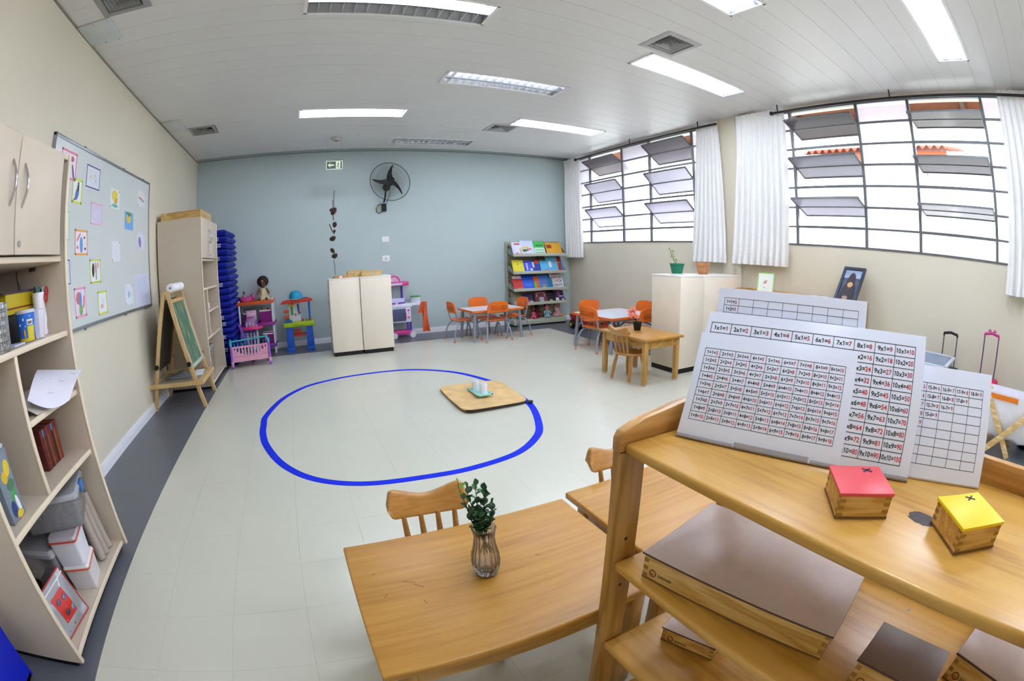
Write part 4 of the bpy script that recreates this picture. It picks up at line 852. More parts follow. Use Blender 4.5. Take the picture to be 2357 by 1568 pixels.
toybin(1.02, 1.225, .450, .175, 'purple toy bin on the middle rack shelf near the toy workbench', ((-.05, .005, .025, '#c9a02e'), (.04, .005, .03, '#8a3a2a')))
toybin(.76, .965, .135, .135, 'purple toy bin on the bottom rack shelf behind the high chair legs')
toybin(1.04, 1.23, .135, .150, 'purple toy bin on the bottom rack shelf above the cradle end')
def doll(label, loc, rz, s, skin, hair, dress, afro=0., sit=False, bow=None, hat=None, puffs=False, trim=None):
    t = thing('doll', label, 'doll', loc, rz, None); SK = M(skin, .45, var=.06)
    def sk(verts, edges, rad):
        me = bpy.data.meshes.new('body'); me.from_pydata([Vector(v)*s for v in verts], edges, []); o = bpy.data.objects.new('body', me); C.objects.link(o)
        m = o.modifiers.new('Skin', 'SKIN'); sv = me.skin_vertices[0].data if me.skin_vertices else None
        if sv is None:
            bm = bmesh.new(); bm.from_mesh(me); bm.verts.layers.skin.verify(); bm.to_mesh(me); bm.free(); sv = me.skin_vertices[0].data
        for i, r in enumerate(rad): sv[i].radius = (r*s, r*s)
        sv[0].use_root = True; o.modifiers.new('Sub', 'SUBSURF').levels = 1; o.modifiers['Sub'].render_levels = 1
        me.materials.append(SK); o.parent = t; return o
    if sit: V = [(0,0,.10),(0,0,.20),(0,0,.30),(0,0,.37),(0,0,.45),(.11,0,.33),(.17,-.05,.25),(.18,-.12,.19),(-.11,0,.33),(-.17,-.05,.25),(-.18,-.12,.19),(.08,-.02,.08),(.11,-.18,.06),(.12,-.32,.05),(.12,-.34,.10),(-.08,-.02,.08),(-.11,-.18,.06),(-.12,-.32,.05),(-.12,-.34,.10)]; zo = 0
    else: V = [(0,0,.34),(0,0,.42),(0,0,.52),(0,0,.58),(0,0,.65),(.12,0,.55),(.20,0,.49),(.27,-.02,.47),(-.12,0,.55),(-.19,0,.46),(-.23,-.02,.38),(.06,0,.28),(.065,0,.15),(.065,0,.04),(.065,-.06,.025),(-.06,0,.28),(-.065,0,.15),(-.065,0,.04),(-.065,-.06,.025)]
    E_ = [(0,1),(1,2),(2,3),(3,4),(2,5),(5,6),(6,7),(2,8),(8,9),(9,10),(0,11),(11,12),(12,13),(13,14),(0,15),(15,16),(16,17),(17,18)]
    sk(V, E_, [.085,.08,.075,.04,.05,.04,.032,.028,.04,.032,.028,.055,.042,.036,.03,.055,.042,.036,.03])
    hz = .50 if sit else .74
    MB().ell((0, 0, hz*s), .105*s, .10*s, .115*s, 16, 10).build('head', SK, t, world=False)
    for x in (-.04, .04): MB().ell((x*s, -.095*s, (hz+.005)*s), .013*s, .008*s, .016*s, 8, 6).build('eye', BLACK, t, world=False)
    MB().ell((0, -.104*s, (hz-.025)*s), .012*s, .012*s, .010*s, 8, 6).build('nose', SK, t, world=False)
    MB().ell((0, -.092*s, (hz-.058)*s), .024*s, .008*s, .008*s, 8, 6).build('mouth', M('#8f3a3a', .5), t, world=False)
    for x in (-.105, .105): MB().ell((x*s, 0, hz*s), .014*s, .02*s, .025*s, 8, 6).build('ear', SK, t, world=False)
    HM = M(hair, .8, var=.3, scale=80., bump=.8)
    if afro:
        b = MB(); b.ell((0, .078*s, (hz+.06)*s), afro*s, afro*s*.9, afro*s*.92, 18, 12); b.build('hair', HM, t, world=False)
    elif puffs:
        MB().ell((0, .02*s, (hz+.03)*s), .112*s, .105*s, .112*s).build('hair', HM, t, world=False)
        for x in (-.11, .11): MB().ell((x*s, .01*s, (hz+.11)*s), .06*s).build('hair_puff', HM, t, world=False)
    else:
        MB().ell((0, .025*s, (hz+.03)*s), .113*s, .105*s, .112*s).build('hair', HM, t, world=False)
    if hat: MB().lathe([(.118*s, 0), (.116*s, .04*s), (.07*s, .11*s), (.001, .125*s)], (0, 0, (hz+.03)*s), 16).build('hat', M(hat, .6), t, world=False)
    if bow: MB().ell((.0, -.11*s, (hz+.075)*s), .03*s, .012*s, .02*s, 10, 6).build('bow', M(bow, .5), t, world=False)
    DR = M(dress, .75, var=.12, scale=50.)
    if sit: MB().lathe([(.20*s, .015*s), (.21*s, .04*s), (.12*s, .16*s), (.10*s, .22*s), (.11*s, .33*s), (.05*s, .37*s)], (0, -.02*s, 0), 20, amp=.05, lobes=7).build('dress', DR, t, world=False)
    else:
        MB().lathe([(.22*s, .10*s), (.225*s, .13*s), (.13*s, .32*s), (.10*s, .40*s), (.115*s, .52*s), (.06*s, .585*s)], (0, 0, 0), 24, amp=.06, lobes=9).build('dress', DR, t, world=False)
        for x in (-1, 1): MB().ell((x*.13*s, 0, .545*s), .06*s, .055*s, .045*s).build('sleeve', DR, t, world=False)
    if trim: MB().lathe([(.104*s, 0), (.106*s, .03*s)], (0, 0, (.385 if not sit else .2)*s), 20).build('sash', M(trim, .6), t, world=False)
    return t
doll('brown-skinned doll with big dark hair and cream dress on the toy rack', (1.10, -.235, .7695), 0, .50, '#5a3a2e', '#2a1a18', '#cdbf94', .185, True, '#d9b53a', None, False, '#b5473a')
t = thing('doll_carrier', 'pink fabric doll carrier on top of the toy rack', 'doll carrier', (.83, -.26, .7695)); PK = M('#c24a8a', .7)
MB().lathe([(.07, 0), (.10, .02), (.11, .08), (.10, .085), (.06, .03), (.001, .03)], (.83, -.26, .7695), 18, sx=1.15, sy=.9).build('shell', PK, t)
MB().ell((.935, -.26, .84), .03, .07, .05).build('side_wing', PK, t)
doll('small dark-haired doll leaning in the pink carrier', (.80, -.26, .805), R(30), .20, '#8a5548', '#4a2a28', '#b9a0c0', 0, True)
# doll high chair
t = thing('doll_high_chair', 'pink and purple doll high chair standing before the rack', 'toy high chair', (.82, -.62, 0)); PU = M('#7a4ac8', .4); HP = M('#e23a82', .4); WP = M('#dcdcf0', .35)
MB().prism([(.82+.165*math.cos(a)*1.1, -.64+.11*math.sin(a)) for a in [k*math.pi/10 for k in range(20)]], .415, .445, 2).build('tray', HP, t, bevel=.008)
MB().box(.74, .90, -.60, -.46, .36, .385).build('seat', PU, t, bevel=.006)
MB().box(.74, .90, -.47, -.455, .38, .66).build('backrest', M('#c8a0c8', .5), t, bevel=.01)
MB().box(.75, .89, -.515, -.47, .57, .64).build('backrest_cushion', M('#d9b0c8', .7), t, bevel=.015)
MB().tube([(.735, -.62, .48), (.735, -.5, .52), (.74, -.46, .52)], .012, 8).build('armrest', PU, t); MB().tube([(.905, -.62, .48), (.905, -.5, .52), (.90, -.46, .52)], .012, 8).build('armrest', PU, t)
for x in (.745, .80, .85, .895): MB().cyl((x, -.60, 0 if x in (.745, .895) else .10), (x, -.56, .50), .010, n=8).build('leg' if x in (.745, .895) else 'bar', WP, t)
for x in (.745, .895): MB().cyl((x, -.42, 0), (x, -.47, .40), .010, n=8).build('leg', WP, t)
MB().bar((.75, -.60, .11), (.89, -.60, .11), .02, .02).build('footrest', PU, t)
t.location.x += .09
# doll stroller frame
t = thing('doll_stroller', 'folded purple doll stroller leaning beside the blue mats', 'toy stroller', (.70, -.78, 0))
MB().bar((.86, -.86, .035), (.70, -.82, .52), .030, .02, up=(0, 1, 0)).build('frame_bar', PU, t); MB().bar((.70, -.85, .34), (.80, -.80, .38), .022, .018).build('frame_bar', PU, t)
MB().bar((.845, -.84, .06), (.785, -.825, .27), .02, .012).build('strap', HP, t)
for x, y in ((.86, -.86), (.83, -.80)): MB().cyl((x, y-.012, .032), (x, y+.012, .032), .032, n=16).build('wheel', BLACK, t)
t.location.x += .06
# cradle
t = thing('doll_cradle', 'pink doll cradle with turquoise rails and purple posts', 'toy cradle', (.94, -1.13, 0)); TQ = M('#3fb8c4', .4); PP = M('#9a62d0', .4); PKL = M('#e3a3bd', .45)
a0, a1 = Vector((.675, -1.265, 0)), Vector((1.195, -1.175, 0)); d = (a1-a0).normalized(); n = Vector((-d.y, d.x, 0))
def cp(u, v, z): return a0+d*(u*.528)+n*v+Vector((0, 0, z))
for u in (0, 1):
    for v in (0, .26):
        p = cp(u, v, 0); MB().ell(p+Vector((0, 0, .025)), .024, .024, .025).build('caster', PP, t); MB().cyl(p+Vector((0, 0, .045)), p+Vector((0, 0, .10)), .018, .022, 10).build('foot', PKL, t)
        MB().cyl(p+Vector((0, 0, .10)), p+Vector((0, 0, .30)), .020, .016, 10).build('post', PP, t); MB().cyl(p+Vector((0, 0, .30)), p+Vector((0, 0, .352)), .020, .014, 10).build('post_cap', TQ, t)
for v in (0, .26):
    b = MB()
    if v == 0:    # pierced front: slots of growing length
        nslot = 11; us = [.05+.9*k/nslot for k in range(nslot+1)]
        b.add([cp(.03,v-.006,.085),cp(.97,v-.006,.085),cp(.97,v+.006,.085),cp(.03,v+.006,.085),cp(.03,v-.006,.155),cp(.97,v-.006,.155),cp(.97,v+.006,.155),cp(.03,v+.006,.155)],[(0,3,2,1),(4,5,6,7),(0,1,5,4),(1,2,6,5),(2,3,7,6),(3,0,4,7)])
        for k in range(nslot+1):
            u0 = us[k]-.022 if k else .03; u1 = us[k]+.022 if k < nslot else .97
            b.add([cp(u0,v-.006,.15),cp(u1,v-.006,.15),cp(u1,v+.006,.15),cp(u0,v+.006,.15),cp(u0,v-.006,.27),cp(u1,v-.006,.27),cp(u1,v+.006,.27),cp(u0,v+.006,.27)],[(0,3,2,1),(4,5,6,7),(0,1,5,4),(1,2,6,5),(2,3,7,6),(3,0,4,7)])
            if k < nslot:
                m_ = abs((k+.5)-nslot/2)/(nslot/2); zl = .15+.105*m_**1.5; u0, u1 = us[k]+.02, us[k+1]-.02
                b.add([cp(u0,v-.006,.15),cp(u1,v-.006,.15),cp(u1,v+.006,.15),cp(u0,v+.006,.15),cp(u0,v-.006,zl),cp(u1,v-.006,zl),cp(u1,v+.006,zl),cp(u0,v+.006,zl)],[(0,3,2,1),(4,5,6,7),(0,1,5,4),(1,2,6,5),(2,3,7,6),(3,0,4,7)])
        b.build('side_panel', PKL, t)
        MB().bar(cp(.02, v, .275), cp(.98, v, .275), .018, .022).build('side_rail', PKL, t)
    else:
        for k in range(9): MB().bar(cp(.1+.1*k, v, .10), cp(.1+.1*k, v, .30), .014, .010).build('side_bar', TQ, t)
        MB().bar(cp(.02, v, .095), cp(.98, v, .095), .018, .022).build('side_rail', PKL, t)
        MB().tube([cp(.02, v, .318), cp(.5, v, .325), cp(.98, v, .335)], .012, 8).build('side_rail', TQ, t)
for u in (.02, .98): MB().bar(cp(u, .02, .24), cp(u, .24, .24), .016, .15).build('end_panel', PP, t)
MB().add([cp(.03,.02,.088),cp(.97,.02,.088),cp(.97,.24,.088),cp(.03,.24,.088),cp(.03,.02,.10),cp(.97,.02,.10),cp(.97,.24,.10),cp(.03,.24,.10)],[(0,3,2,1),(4,5,6,7),(0,1,5,4),(1,2,6,5),(2,3,7,6),(3,0,4,7)]).build('base', PKL, t)
def blk(u, v): 
    p = cp(.08+.84*u, .03+.20*v, .1065+.05*math.sin(math.pi*u)*math.sin(math.pi*v)*(1+.15*math.sin(11*u+5*v))); return p, (0, 0, 1)
one(MB().slab(blk, 14, 8, .006), 'doll_blanket', M('#b8a0a8', .8, var=.5, scale=26.), 'patterned doll blanket lying in the cradle', 'blanket')
# ================================================================ toy workbench with a blue cap
t = thing('toy_workbench', 'blue and lime toy workbench with a red roof', 'toy workbench', (1.64, -.38, 0)); BB = M('#1f5fd0', .4); LM = M('#a5c421', .4); RD = M('#c8341f', .4)
def tab(x0, x1, y0, y1, z0, z1, ex): return [(x0-ex,y0,z0),(x1+ex,y0,z0),(x1+ex,y1,z0),(x0-ex,y1,z0),(x0,y0,z1),(x1,y0,z1),(x1,y1,z1),(x0,y1,z1)], [(0,3,2,1),(4,5,6,7),(0,1,5,4),(1,2,6,5),(2,3,7,6),(3,0,4,7)]
for x0, x1 in ((1.43, 1.525), (1.735, 1.83)):
    l_ = MB().add(*tab(x0, x1, -.47, -.28, 0, .36, .012)).build('leg', BB, t, bevel=.004)
    MB().add(*tab(x0-.008, x1+.008, -.476, -.27, 0, .055, .01)).build('foot', BB, l_, bevel=.004)
    g = MB()
    for i in range(4):
        for k in range(9): g.box(x0+.012+i*.021, x0+.024+i*.021, -.4715, -.4700, .08+k*.03, .10+k*.03)
    g.build('lattice', M('#1a4fb4', .5), l_)
MB().box(1.395, 1.86, -.50, -.25, .36, .425).build('worktop', LM, t, bevel=.008)
MB().box(1.56, 1.72, -.515, -.49, .372, .43).build('apron_bump', LM, t, bevel=.008)
MB().box(1.50, 1.76, -.44, -.29, .215, .245).build('shelf', RD, t, bevel=.004)
for x in (1.44, 1.80): MB().bar((x, -.30, .42), (x, -.30, .70), .035, .03).build('post', BB if x > 1.6 else M('#b8c6cc', .4), t)
for z_ in (.50, .59): MB().box(1.405, 1.485, -.36, -.28, z_-.03, z_+.015).build('side_bin', M('#d2522a', .45), t, bevel=.006)
MB().box(1.485, 1.665, -.305, -.290, .42, .70).build('peg_panel', M('#d4d8e2', .4), t)
rf = MB()
rf.prism([(1.36, .69), (1.40, .735), (1.46, .745), (1.62, .735), (1.78, .762), (1.84, .745), (1.865, .715), (1.80, .70), (1.60, .70), (1.42, .695)], -.40, -.26, 1); rf.build('roof', RD, t, bevel=.006)
hm = MB().cyl((1.535, -.315, .52), (1.535, -.315, .655), .016, n=10); hm.build('toy_hammer_handle', M('#3f9a3a', .4), t); MB().box(1.50, 1.575, -.335, -.30, .645, .68).build('toy_hammer_head', M('#e3b41f', .4), t, bevel=.008)
MB().cyl((1.635, -.315, .57), (1.632, -.315, .67), .014, n=10).build('toy_driver_handle', M('#1a3fd0', .4), t); MB().cyl((1.635, -.315, .51), (1.635, -.315, .57), .007, n=8).build('toy_driver_shaft', M('#3f8ad0', .4), t)
for x, z_, col in ((1.645, .55, '#7a3a2a'), (1.585, .52, '#c03a2a'), (1.66, .545, '#d06a3a')): MB().ell((x, -.312, z_), .012, .008, .018).build('toy_bolt', M(col, .4), t)
MB().box(1.42, 1.53, -.46, -.33, .425, .45).build('toy_vice', BB, t, bevel=.008); MB().ell((1.475, -.40, .47), .022).build('vice_knob', M('#2f8a3a', .4), t)
for x, col in ((1.69, '#c8341f'), (1.75, '#5fae3a'), (1.80, '#c8341f')): MB().cyl((x, -.40, .425), (x, -.40, .455), .016, n=10).build('toy_nut', M(col, .4), t)
one(MB().box(1.545, 1.655, -.41, -.32, .2455, .305), 'toy_case', M('#c84a2a', .45, var=.2, scale=40.), 'orange toy tool case on the workbench shelf', 'toy case', bevel=.006)
t = thing('toy_helmet', 'bright blue toy helmet on the workbench roof', 'helmet', (1.61, -.33, .745)); CB = M('#1f9ac8', .4)
MB().lathe([(.100, 0), (.102, .03), (.090, .072), (.055, .104), (.001, .116)], (1.605, -.33, .7625), 22).build('crown', CB, t); MB().prism([(1.605+.10+.075*math.cos(a), -.33+.07*math.sin(a)) for a in [math.pi*(k/8-.5) for k in range(9)]]+[(1.66, -.26), (1.66, -.40)], .7625, .770, 2).build('visor', CB, t)
# ================================================================ pair of low cabinets seen from behind
def low_cabinet(x0, x1, y0, y1, label, h=1.025, grp='low beige cabinets', groove=True):
    t = thing('low_cabinet', label, 'cabinet', ((x0+x1)/2, (y0+y1)/2, 0), 0, grp)
    MB().box(x0+.012, x1-.012, y0+.012, y1-.012, 0, .055).build('plinth', BLACK, t)
    MB().box(x0, x1, y0, y1, .055, h-.02).build('carcass', BEIGEL, t, bevel=.0015)
    MB().box(x0-.001, x1+.001, y0-.001, y1+.002, h-.02, h).build('top_board', M('#efece6', .35, var=.01), t, bevel=.002)
    MB().box(x0+.001, x1-.001, y0-.004, y0, .058, h-.023).build('panel', BEIGEL, t, bevel=.001)
    for z_ in (.37, .70) if groove else (): MB().box(x0-.002, x0, y0+.05, y1-.01, z_-.010, z_+.010).build('side_groove', M('#b9a58c', .5), t)
    return t
low_cabinet(2.078, 2.488, -1.18, -.77, 'low beige cabinet under the hanging mobile, left of the pair'); low_cabinet(2.496, 2.915, -1.195, -.785, 'low beige cabinet beside the toy kitchen, right of the pair')
BX = wood('#c9a266', '#dcbd86', '#e8d0a2', 0, 2.5, coat=0, rough=.6)
def lidbox(name, x0, x1, y0, y1, z0, z1, mat, label, marks=()):
    t = thing(name, label, 'box', ((x0+x1)/2, (y0+y1)/2, z0), 0, 'boxes on the low cabinets')
    MB().box(x0, x1, y0, y1, z0+.0005, z1-.012).build('carton', mat, t, bevel=.002); MB().box(x0-.004, x1+.004, y0-.004, y1+.004, z1-.012, z1).build('lid', mat, t, bevel=.002)
    for a, b, c, d_, col in marks: MB().box(a, b, y0-.0048, y0-.0004, c, d_).build('label_print', M(col, .6), t)
ZC = 1.0255
lidbox('wooden_box', 2.36, 2.63, -.95, -.80, ZC, ZC+.085, BX, 'long pale wooden box at the back of the low cabinets')
lidbox('cardboard_box', 2.53, 2.80, -1.12, -.98, ZC, ZC+.070, M('#d6b670', .6), 'yellowish box with blue print on the right low cabinet', ((2.575, 2.60, ZC+.02, ZC+.04, '#c9b0a8'), (2.645, 2.67, ZC+.02, ZC+.045, '#a8b4d8'), (2.70, 2.73, ZC+.02, ZC+.045, '#a8b4d8')))
lidbox('wooden_tray_box', 2.155, 2.36, -1.13, -1.02, ZC, ZC+.036, M('#c79a68', .6), 'flat tan box with a white label on the low cabinet', ((2.225, 2.262, ZC+.006, ZC+.03, '#f0f0f4'),))
one(MB().lathe([(.030, 0), (.034, .01), (.032, .022), (.001, .022)], (2.165, -.97, ZC), 14), 'plastic_dish', M('#d8d6d2', .5), 'small white dish beside the flat tan box', 'dish')
# ================================================================ toy kitchen
t = thing('toy_kitchen', 'pink white and purple toy kitchen against the blue wall', 'toy kitchen', (3.27, -.2, 0)); PNK = M('#d63a92', .4); WPL = M('#dfe0f2', .35); PRP = M('#4a22a0', .4)
MB().box(3.06, 3.37, -.30, -.10, .055, .115).build('base_tray', PNK, t, bevel=.012)
for x in (3.105, 3.393):
    for y in (-.305, -.08): MB().cyl((x-.0, y-.014, .048), (x, y+.014, .048), .046, n=20).build('wheel', WPL, t); 
for x in (3.06, 3.315, 3.36):
    MB().box(x, x+.028, -.28, -.25, .11, .255).build('lower_post', PRP, t)
MB().box(3.045, 3.375, -.315, -.09, .25, .48).build('oven', WPL, t, bevel=.008)
od = MB().box(3.06, 3.295, -.322, -.3155, .272, .465).build('oven_door', M('#4a5378', .2), t, bevel=.004); MB().box(3.285, 3.30, -.335, -.322, .31, .40).build('oven_handle', PNK, od, bevel=.003)
for z_ in (.435, .325): MB().cyl((3.34, -.33, z_), (3.34, -.315, z_), .017, n=12).build('oven_knob', PNK, t)
MB().box(3.325, 3.355, -.3165, -.3150, .355, .405).build('oven_display', M('#b8bed0', .4), t)
MB().box(3.03, 3.40, -.325, -.07, .48, .535).build('hob', WPL, t, bevel=.008); MB().box(3.40, 3.575, -.29, -.10, .495, .535).build('side_table', WPL, t, bevel=.008)
MB().box(3.03, 3.33, -.10, -.07, .535, .61).build('splashback', M('#d2cdf2', .35), t, bevel=.006)
for x in (3.10, 3.26): MB().tube([(x+.055*math.cos(a), -.20+.055*math.sin(a), .541) for a in [k*math.pi/8 for k in range(16)]], .006, 6, True).build('burner', M('#6a4ac0', .4), t)
for x in (3.13, 3.21): MB().ell((x, -.30, .545), .014).build('hob_knob', M('#d6307a', .4), t)
for x in (3.055, 3.275): MB().box(x, x+.03, -.11, -.08, .61, .815).build('upper_post', PRP, t)
MB().box(3.04, 3.385, -.24, -.06, .81, .875).build('hood', PNK, t, bevel=.018); MB().box(3.09, 3.275, -.2455, -.2395, .822, .855).build('hood_sticker', M('#cfc6e2', .4), t)
MB().tube([(3.17+.085*math.cos(a), -.12, .875+.085*math.sin(a)) for a in [math.pi*k/12 for k in range(13)]], .014, 8).build('hood_arch', PNK, t); MB().prism([(3.17+.075*math.cos(a), .875+.075*math.sin(a)) for a in [math.pi*k/12 for k in range(13)]], -.125, -.118, 1).build('arch_panel', M('#d9c2d6', .5, var=.3, scale=30.), t)
t = thing('toy_pot', 'white tub with a green lid on the toy kitchen', 'tub', (3.49, -.2, .535)); MB().lathe([(.062, 0), (.072, .01), (.078, .085)], (3.487, -.195, .5355), 22).build('body', M('#d4d8e6', .35), t); MB().lathe([(.082, .0), (.082, .016), (.001, .018)], (3.487, -.195, .6205), 22).build('lid', M('#4f9a58', .45), t)
t = thing('towel', 'orange towel hanging from the end of the toy kitchen', 'towel', (3.60, -.2, .03)); TWM = M('#d9603a', .85, var=.15, scale=40., bump=.4)
def tw(u, v):
    z_ = .545-.47*v; w = .075+.045*v; x = 3.592+.035*v+(u-.5)*w*1.0+.012*math.sin(8*u+4*v); y = -.285+.02*math.sin(6*u+v*5)
    return ((x, y, z_), (0, -1, 0))
MB().slab(tw, 8, 16, .010).build('long_fall', TWM, t)
def tw2(u, v):
    z_ = .545-.17*v; x = 3.575-.05*v+(u-.5)*(.05+.02*v); return ((x, -.300+.01*math.sin(7*u), z_), (0, -1, 0))
MB().slab(tw2, 6, 8, .010).build('short_fall', TWM, t)
# ================================================================ orange preschool tables and chairs
ORA = M('#e5701c', .42, var=.04); TUBEG = M('#8f97a6', .35, metal=.3); WTOP = M('#dfe4f0', .28, var=.01)
def orange_table(label, c, rz, lx, ly, h=.45):
    t = thing('children_table', label, 'table', (c[0], c[1], 0), R(rz), 'orange edged tables')
    MB().box(-lx/2+.012, lx/2-.012, -ly/2+.012, ly/2-.012, h-.022, h).build('tabletop', WTOP, t, world=False)
    e = MB()
    for a in ((-lx/2, lx/2, -ly/2, -ly/2+.012), (-lx/2, lx/2, ly/2-.012, ly/2), (-lx/2, -lx/2+.012, -ly/2, ly/2), (lx/2-.012, lx/2, -ly/2, ly/2)): e.box(*a, h-.026, h)
    e.build('edge_band', ORA, t, world=False)
    for sx in (-1, 1):
        for sy in (-1, 1): MB().cyl((sx*(lx/2-.035), sy*(ly/2-.035), 0.0), (sx*(lx/2-.06), sy*(ly/2-.06), h-.024), .021, .023, 14).build('leg', TUBEG, t, world=False)
    for sy in (-1, 1): MB().bar((-lx/2+.06, sy*(ly/2-.06), h-.045), (lx/2-.06, sy*(ly/2-.06), h-.045), .02, .03).build('under_rail', TUBEG, t, world=False)
    return t
def make_orange_chair():
    t = thing('children_chair', '', 'chair', (0, 0, 0), 0, 'orange plastic chairs')
    def st(u, v):
        x = (u-.5)*.33*(1-.08*v); y = -.15+.30*v; z = .295+.012*(2*u-1)**2-.02*max(0, v-.8)*2-.004*math.sin(math.pi*v); return ((x, y, z), (0, 0, 1))
    MB().slab(st, 10, 10, .010).build('seat', ORA, t, world=False)
    def bk(u, v):
        x = (u-.5)*(.345-.03*v*v); zt = .575-.035*(2*u-1)**4; z = .415+(zt-.415)*v; y = -.175-.025*(1-(2*u-1)**2)-.02*v; return ((x, y, z), (0, 1, .1))
    MB().slab(bk, 14, 8, .012).build('backrest', ORA, t, world=False)
    s = MB()
    for i in range(7):
        for k in range(3): s.box(-.115+i*.036, -.090+i*.036, -.2175, -.2070, .455+k*.024, .463+k*.024)
    s.build('back_slot', M('#a84a12', .6), t, world=False)
    for sx in (-1, 1):
        MB().tube([(sx*.155, -.185, .47), (sx*.150, -.165, .36), (sx*.150, -.14, .285)], .0105, 8).build('back_upright', TUBEG, t, world=False)
        for f, yb, ys in ((0, -.225, -.10), (1, .20, .07)):
            MB().tube([(sx*.205, yb, .012), (sx*.185, yb*.80+ys*.2, .16), (sx*.168, yb*.45+ys*.55, .245), (sx*.145, ys, .278), (sx*.09, ys, .282)], .0115, 8).build('leg', TUBEG, t, world=False)
            MB().ell((sx*.206, yb, .012), .018, .018, .012, 10, 6).build('foot', ORA, t, world=False)
    for ys in (-.10, .07): MB().bar((-.10, ys, .279), (.10, ys, .279), .018, .012).build('seat_rail', TUBEG, t, world=False)
    return t
orange_table('white-topped orange edged children table beside the book rack', (4.444, -.955), 3, .84, .56)
orange_table('white-topped orange edged children table behind the flower pot', (5.60, -2.46), 4, .86, .80)
oc = make_orange_chair(); oc.location = (4.40, -1.10, 0); oc.rotation_euler = (0, 0, R(5)); oc['label'] = 'orange chair with its back to the room, at the table by the book rack'
dup(oc, (4.03, -.89, 0), R(-88), 'orange chair at the end of the table by the toy kitchen')
dup(oc, (4.43, -.70, 0), R(183), 'orange chair between the blue wall and its table')
dup(oc, (4.81, -.92, 0), R(93), 'orange chair close to the book rack, its back to the rack')
dup(oc, (5.285, -2.52, 0), R(-83), 'orange chair with its back to the room, at the table behind the flower pot')
dup(oc, (5.565, -2.05, 0), R(172), 'orange chair tucked at the far side of the table behind the flower pot')
dup(oc, (6.02, -2.40, 0), R(97), 'orange chair near the window wall, seen beside the cabinet edge')
dup(oc, (5.64, -2.89, 0), R(4), 'orange chair half hidden by the plant cabinet, its dark back behind the pink flowers')
# ================================================================ book rack
t = thing('book_rack', 'grey metal book rack with four sloping tiers', 'book rack', (5.66, -.17, 0)); RM = M('#b4b7a6', .45, var=.02); BX0, BX1 = 5.145, 6.185
MB().box(BX0, BX1, -.035, -.02, .03, 1.45).build('back_panel', M('#a29e8d', .5), t)
for x in (BX0-.012, BX1-.02):
    p = MB().box(x, x+.032, -.065, -.02, 0, 1.455).build('upright', RM, t); s = MB()
    for k in range(40): s.box(x+.010, x+.022, -.0662, -.0650, .12+k*.033, .138+k*.033)
    s.build('slots', M('#4c4f48', .6), p)
MB().box(BX0, BX1, -.305, -.035, .028, .115).build('base_box', RM, t, bevel=.003); MB().box(BX0+.01, BX1-.01, -.295, -.03, 0, .028).build('base_plinth', BLACK, t)
TIERS = (1.205, .905, .612, .370)
for z in TIERS:
    s = MB(); 
    s.add([(BX0+.01,-.30,z),(BX1-.005,-.30,z),(BX1-.005,-.06,z+.10),(BX0+.01,-.06,z+.10),(BX0+.01,-.30,z+.006),(BX1-.005,-.30,z+.006),(BX1-.005,-.06,z+.106),(BX0+.01,-.06,z+.106)],[(0,3,2,1),(4,5,6,7),(0,1,5,4),(1,2,6,5),(2,3,7,6),(3,0,4,7)])
    sh = s.build('tier', RM, t); MB().box(BX0+.01, BX1+.02, -.312, -.300, z-.012, z+.038).build('tier_lip', RM, sh, bevel=.003)
    for x in (BX0+.006, BX1-.008): MB().prism([(-.305, z-.01), (-.06, z+.06), (-.06, z+.14), (-.19, z+.125), (-.305, z+.035)], x, x+.004, 0).build('bracket', M('#8f978c', .5), sh)
    MB().add([(BX0+.03,-.19,z+.055),(BX1-.03,-.19,z+.055),(BX1-.03,-.075,z+.225),(BX0+.03,-.075,z+.225),(BX0+.03,-.186,z+.052),(BX1-.03,-.186,z+.052),(BX1-.03,-.070,z+.222),(BX0+.03,-.070,z+.222)],[(0,1,2,3),(7,6,5,4),(0,4,5,1),(1,5,6,2),(2,6,7,3),(3,7,4,0)]).build('display_back', M('#9c9684', .5), sh)
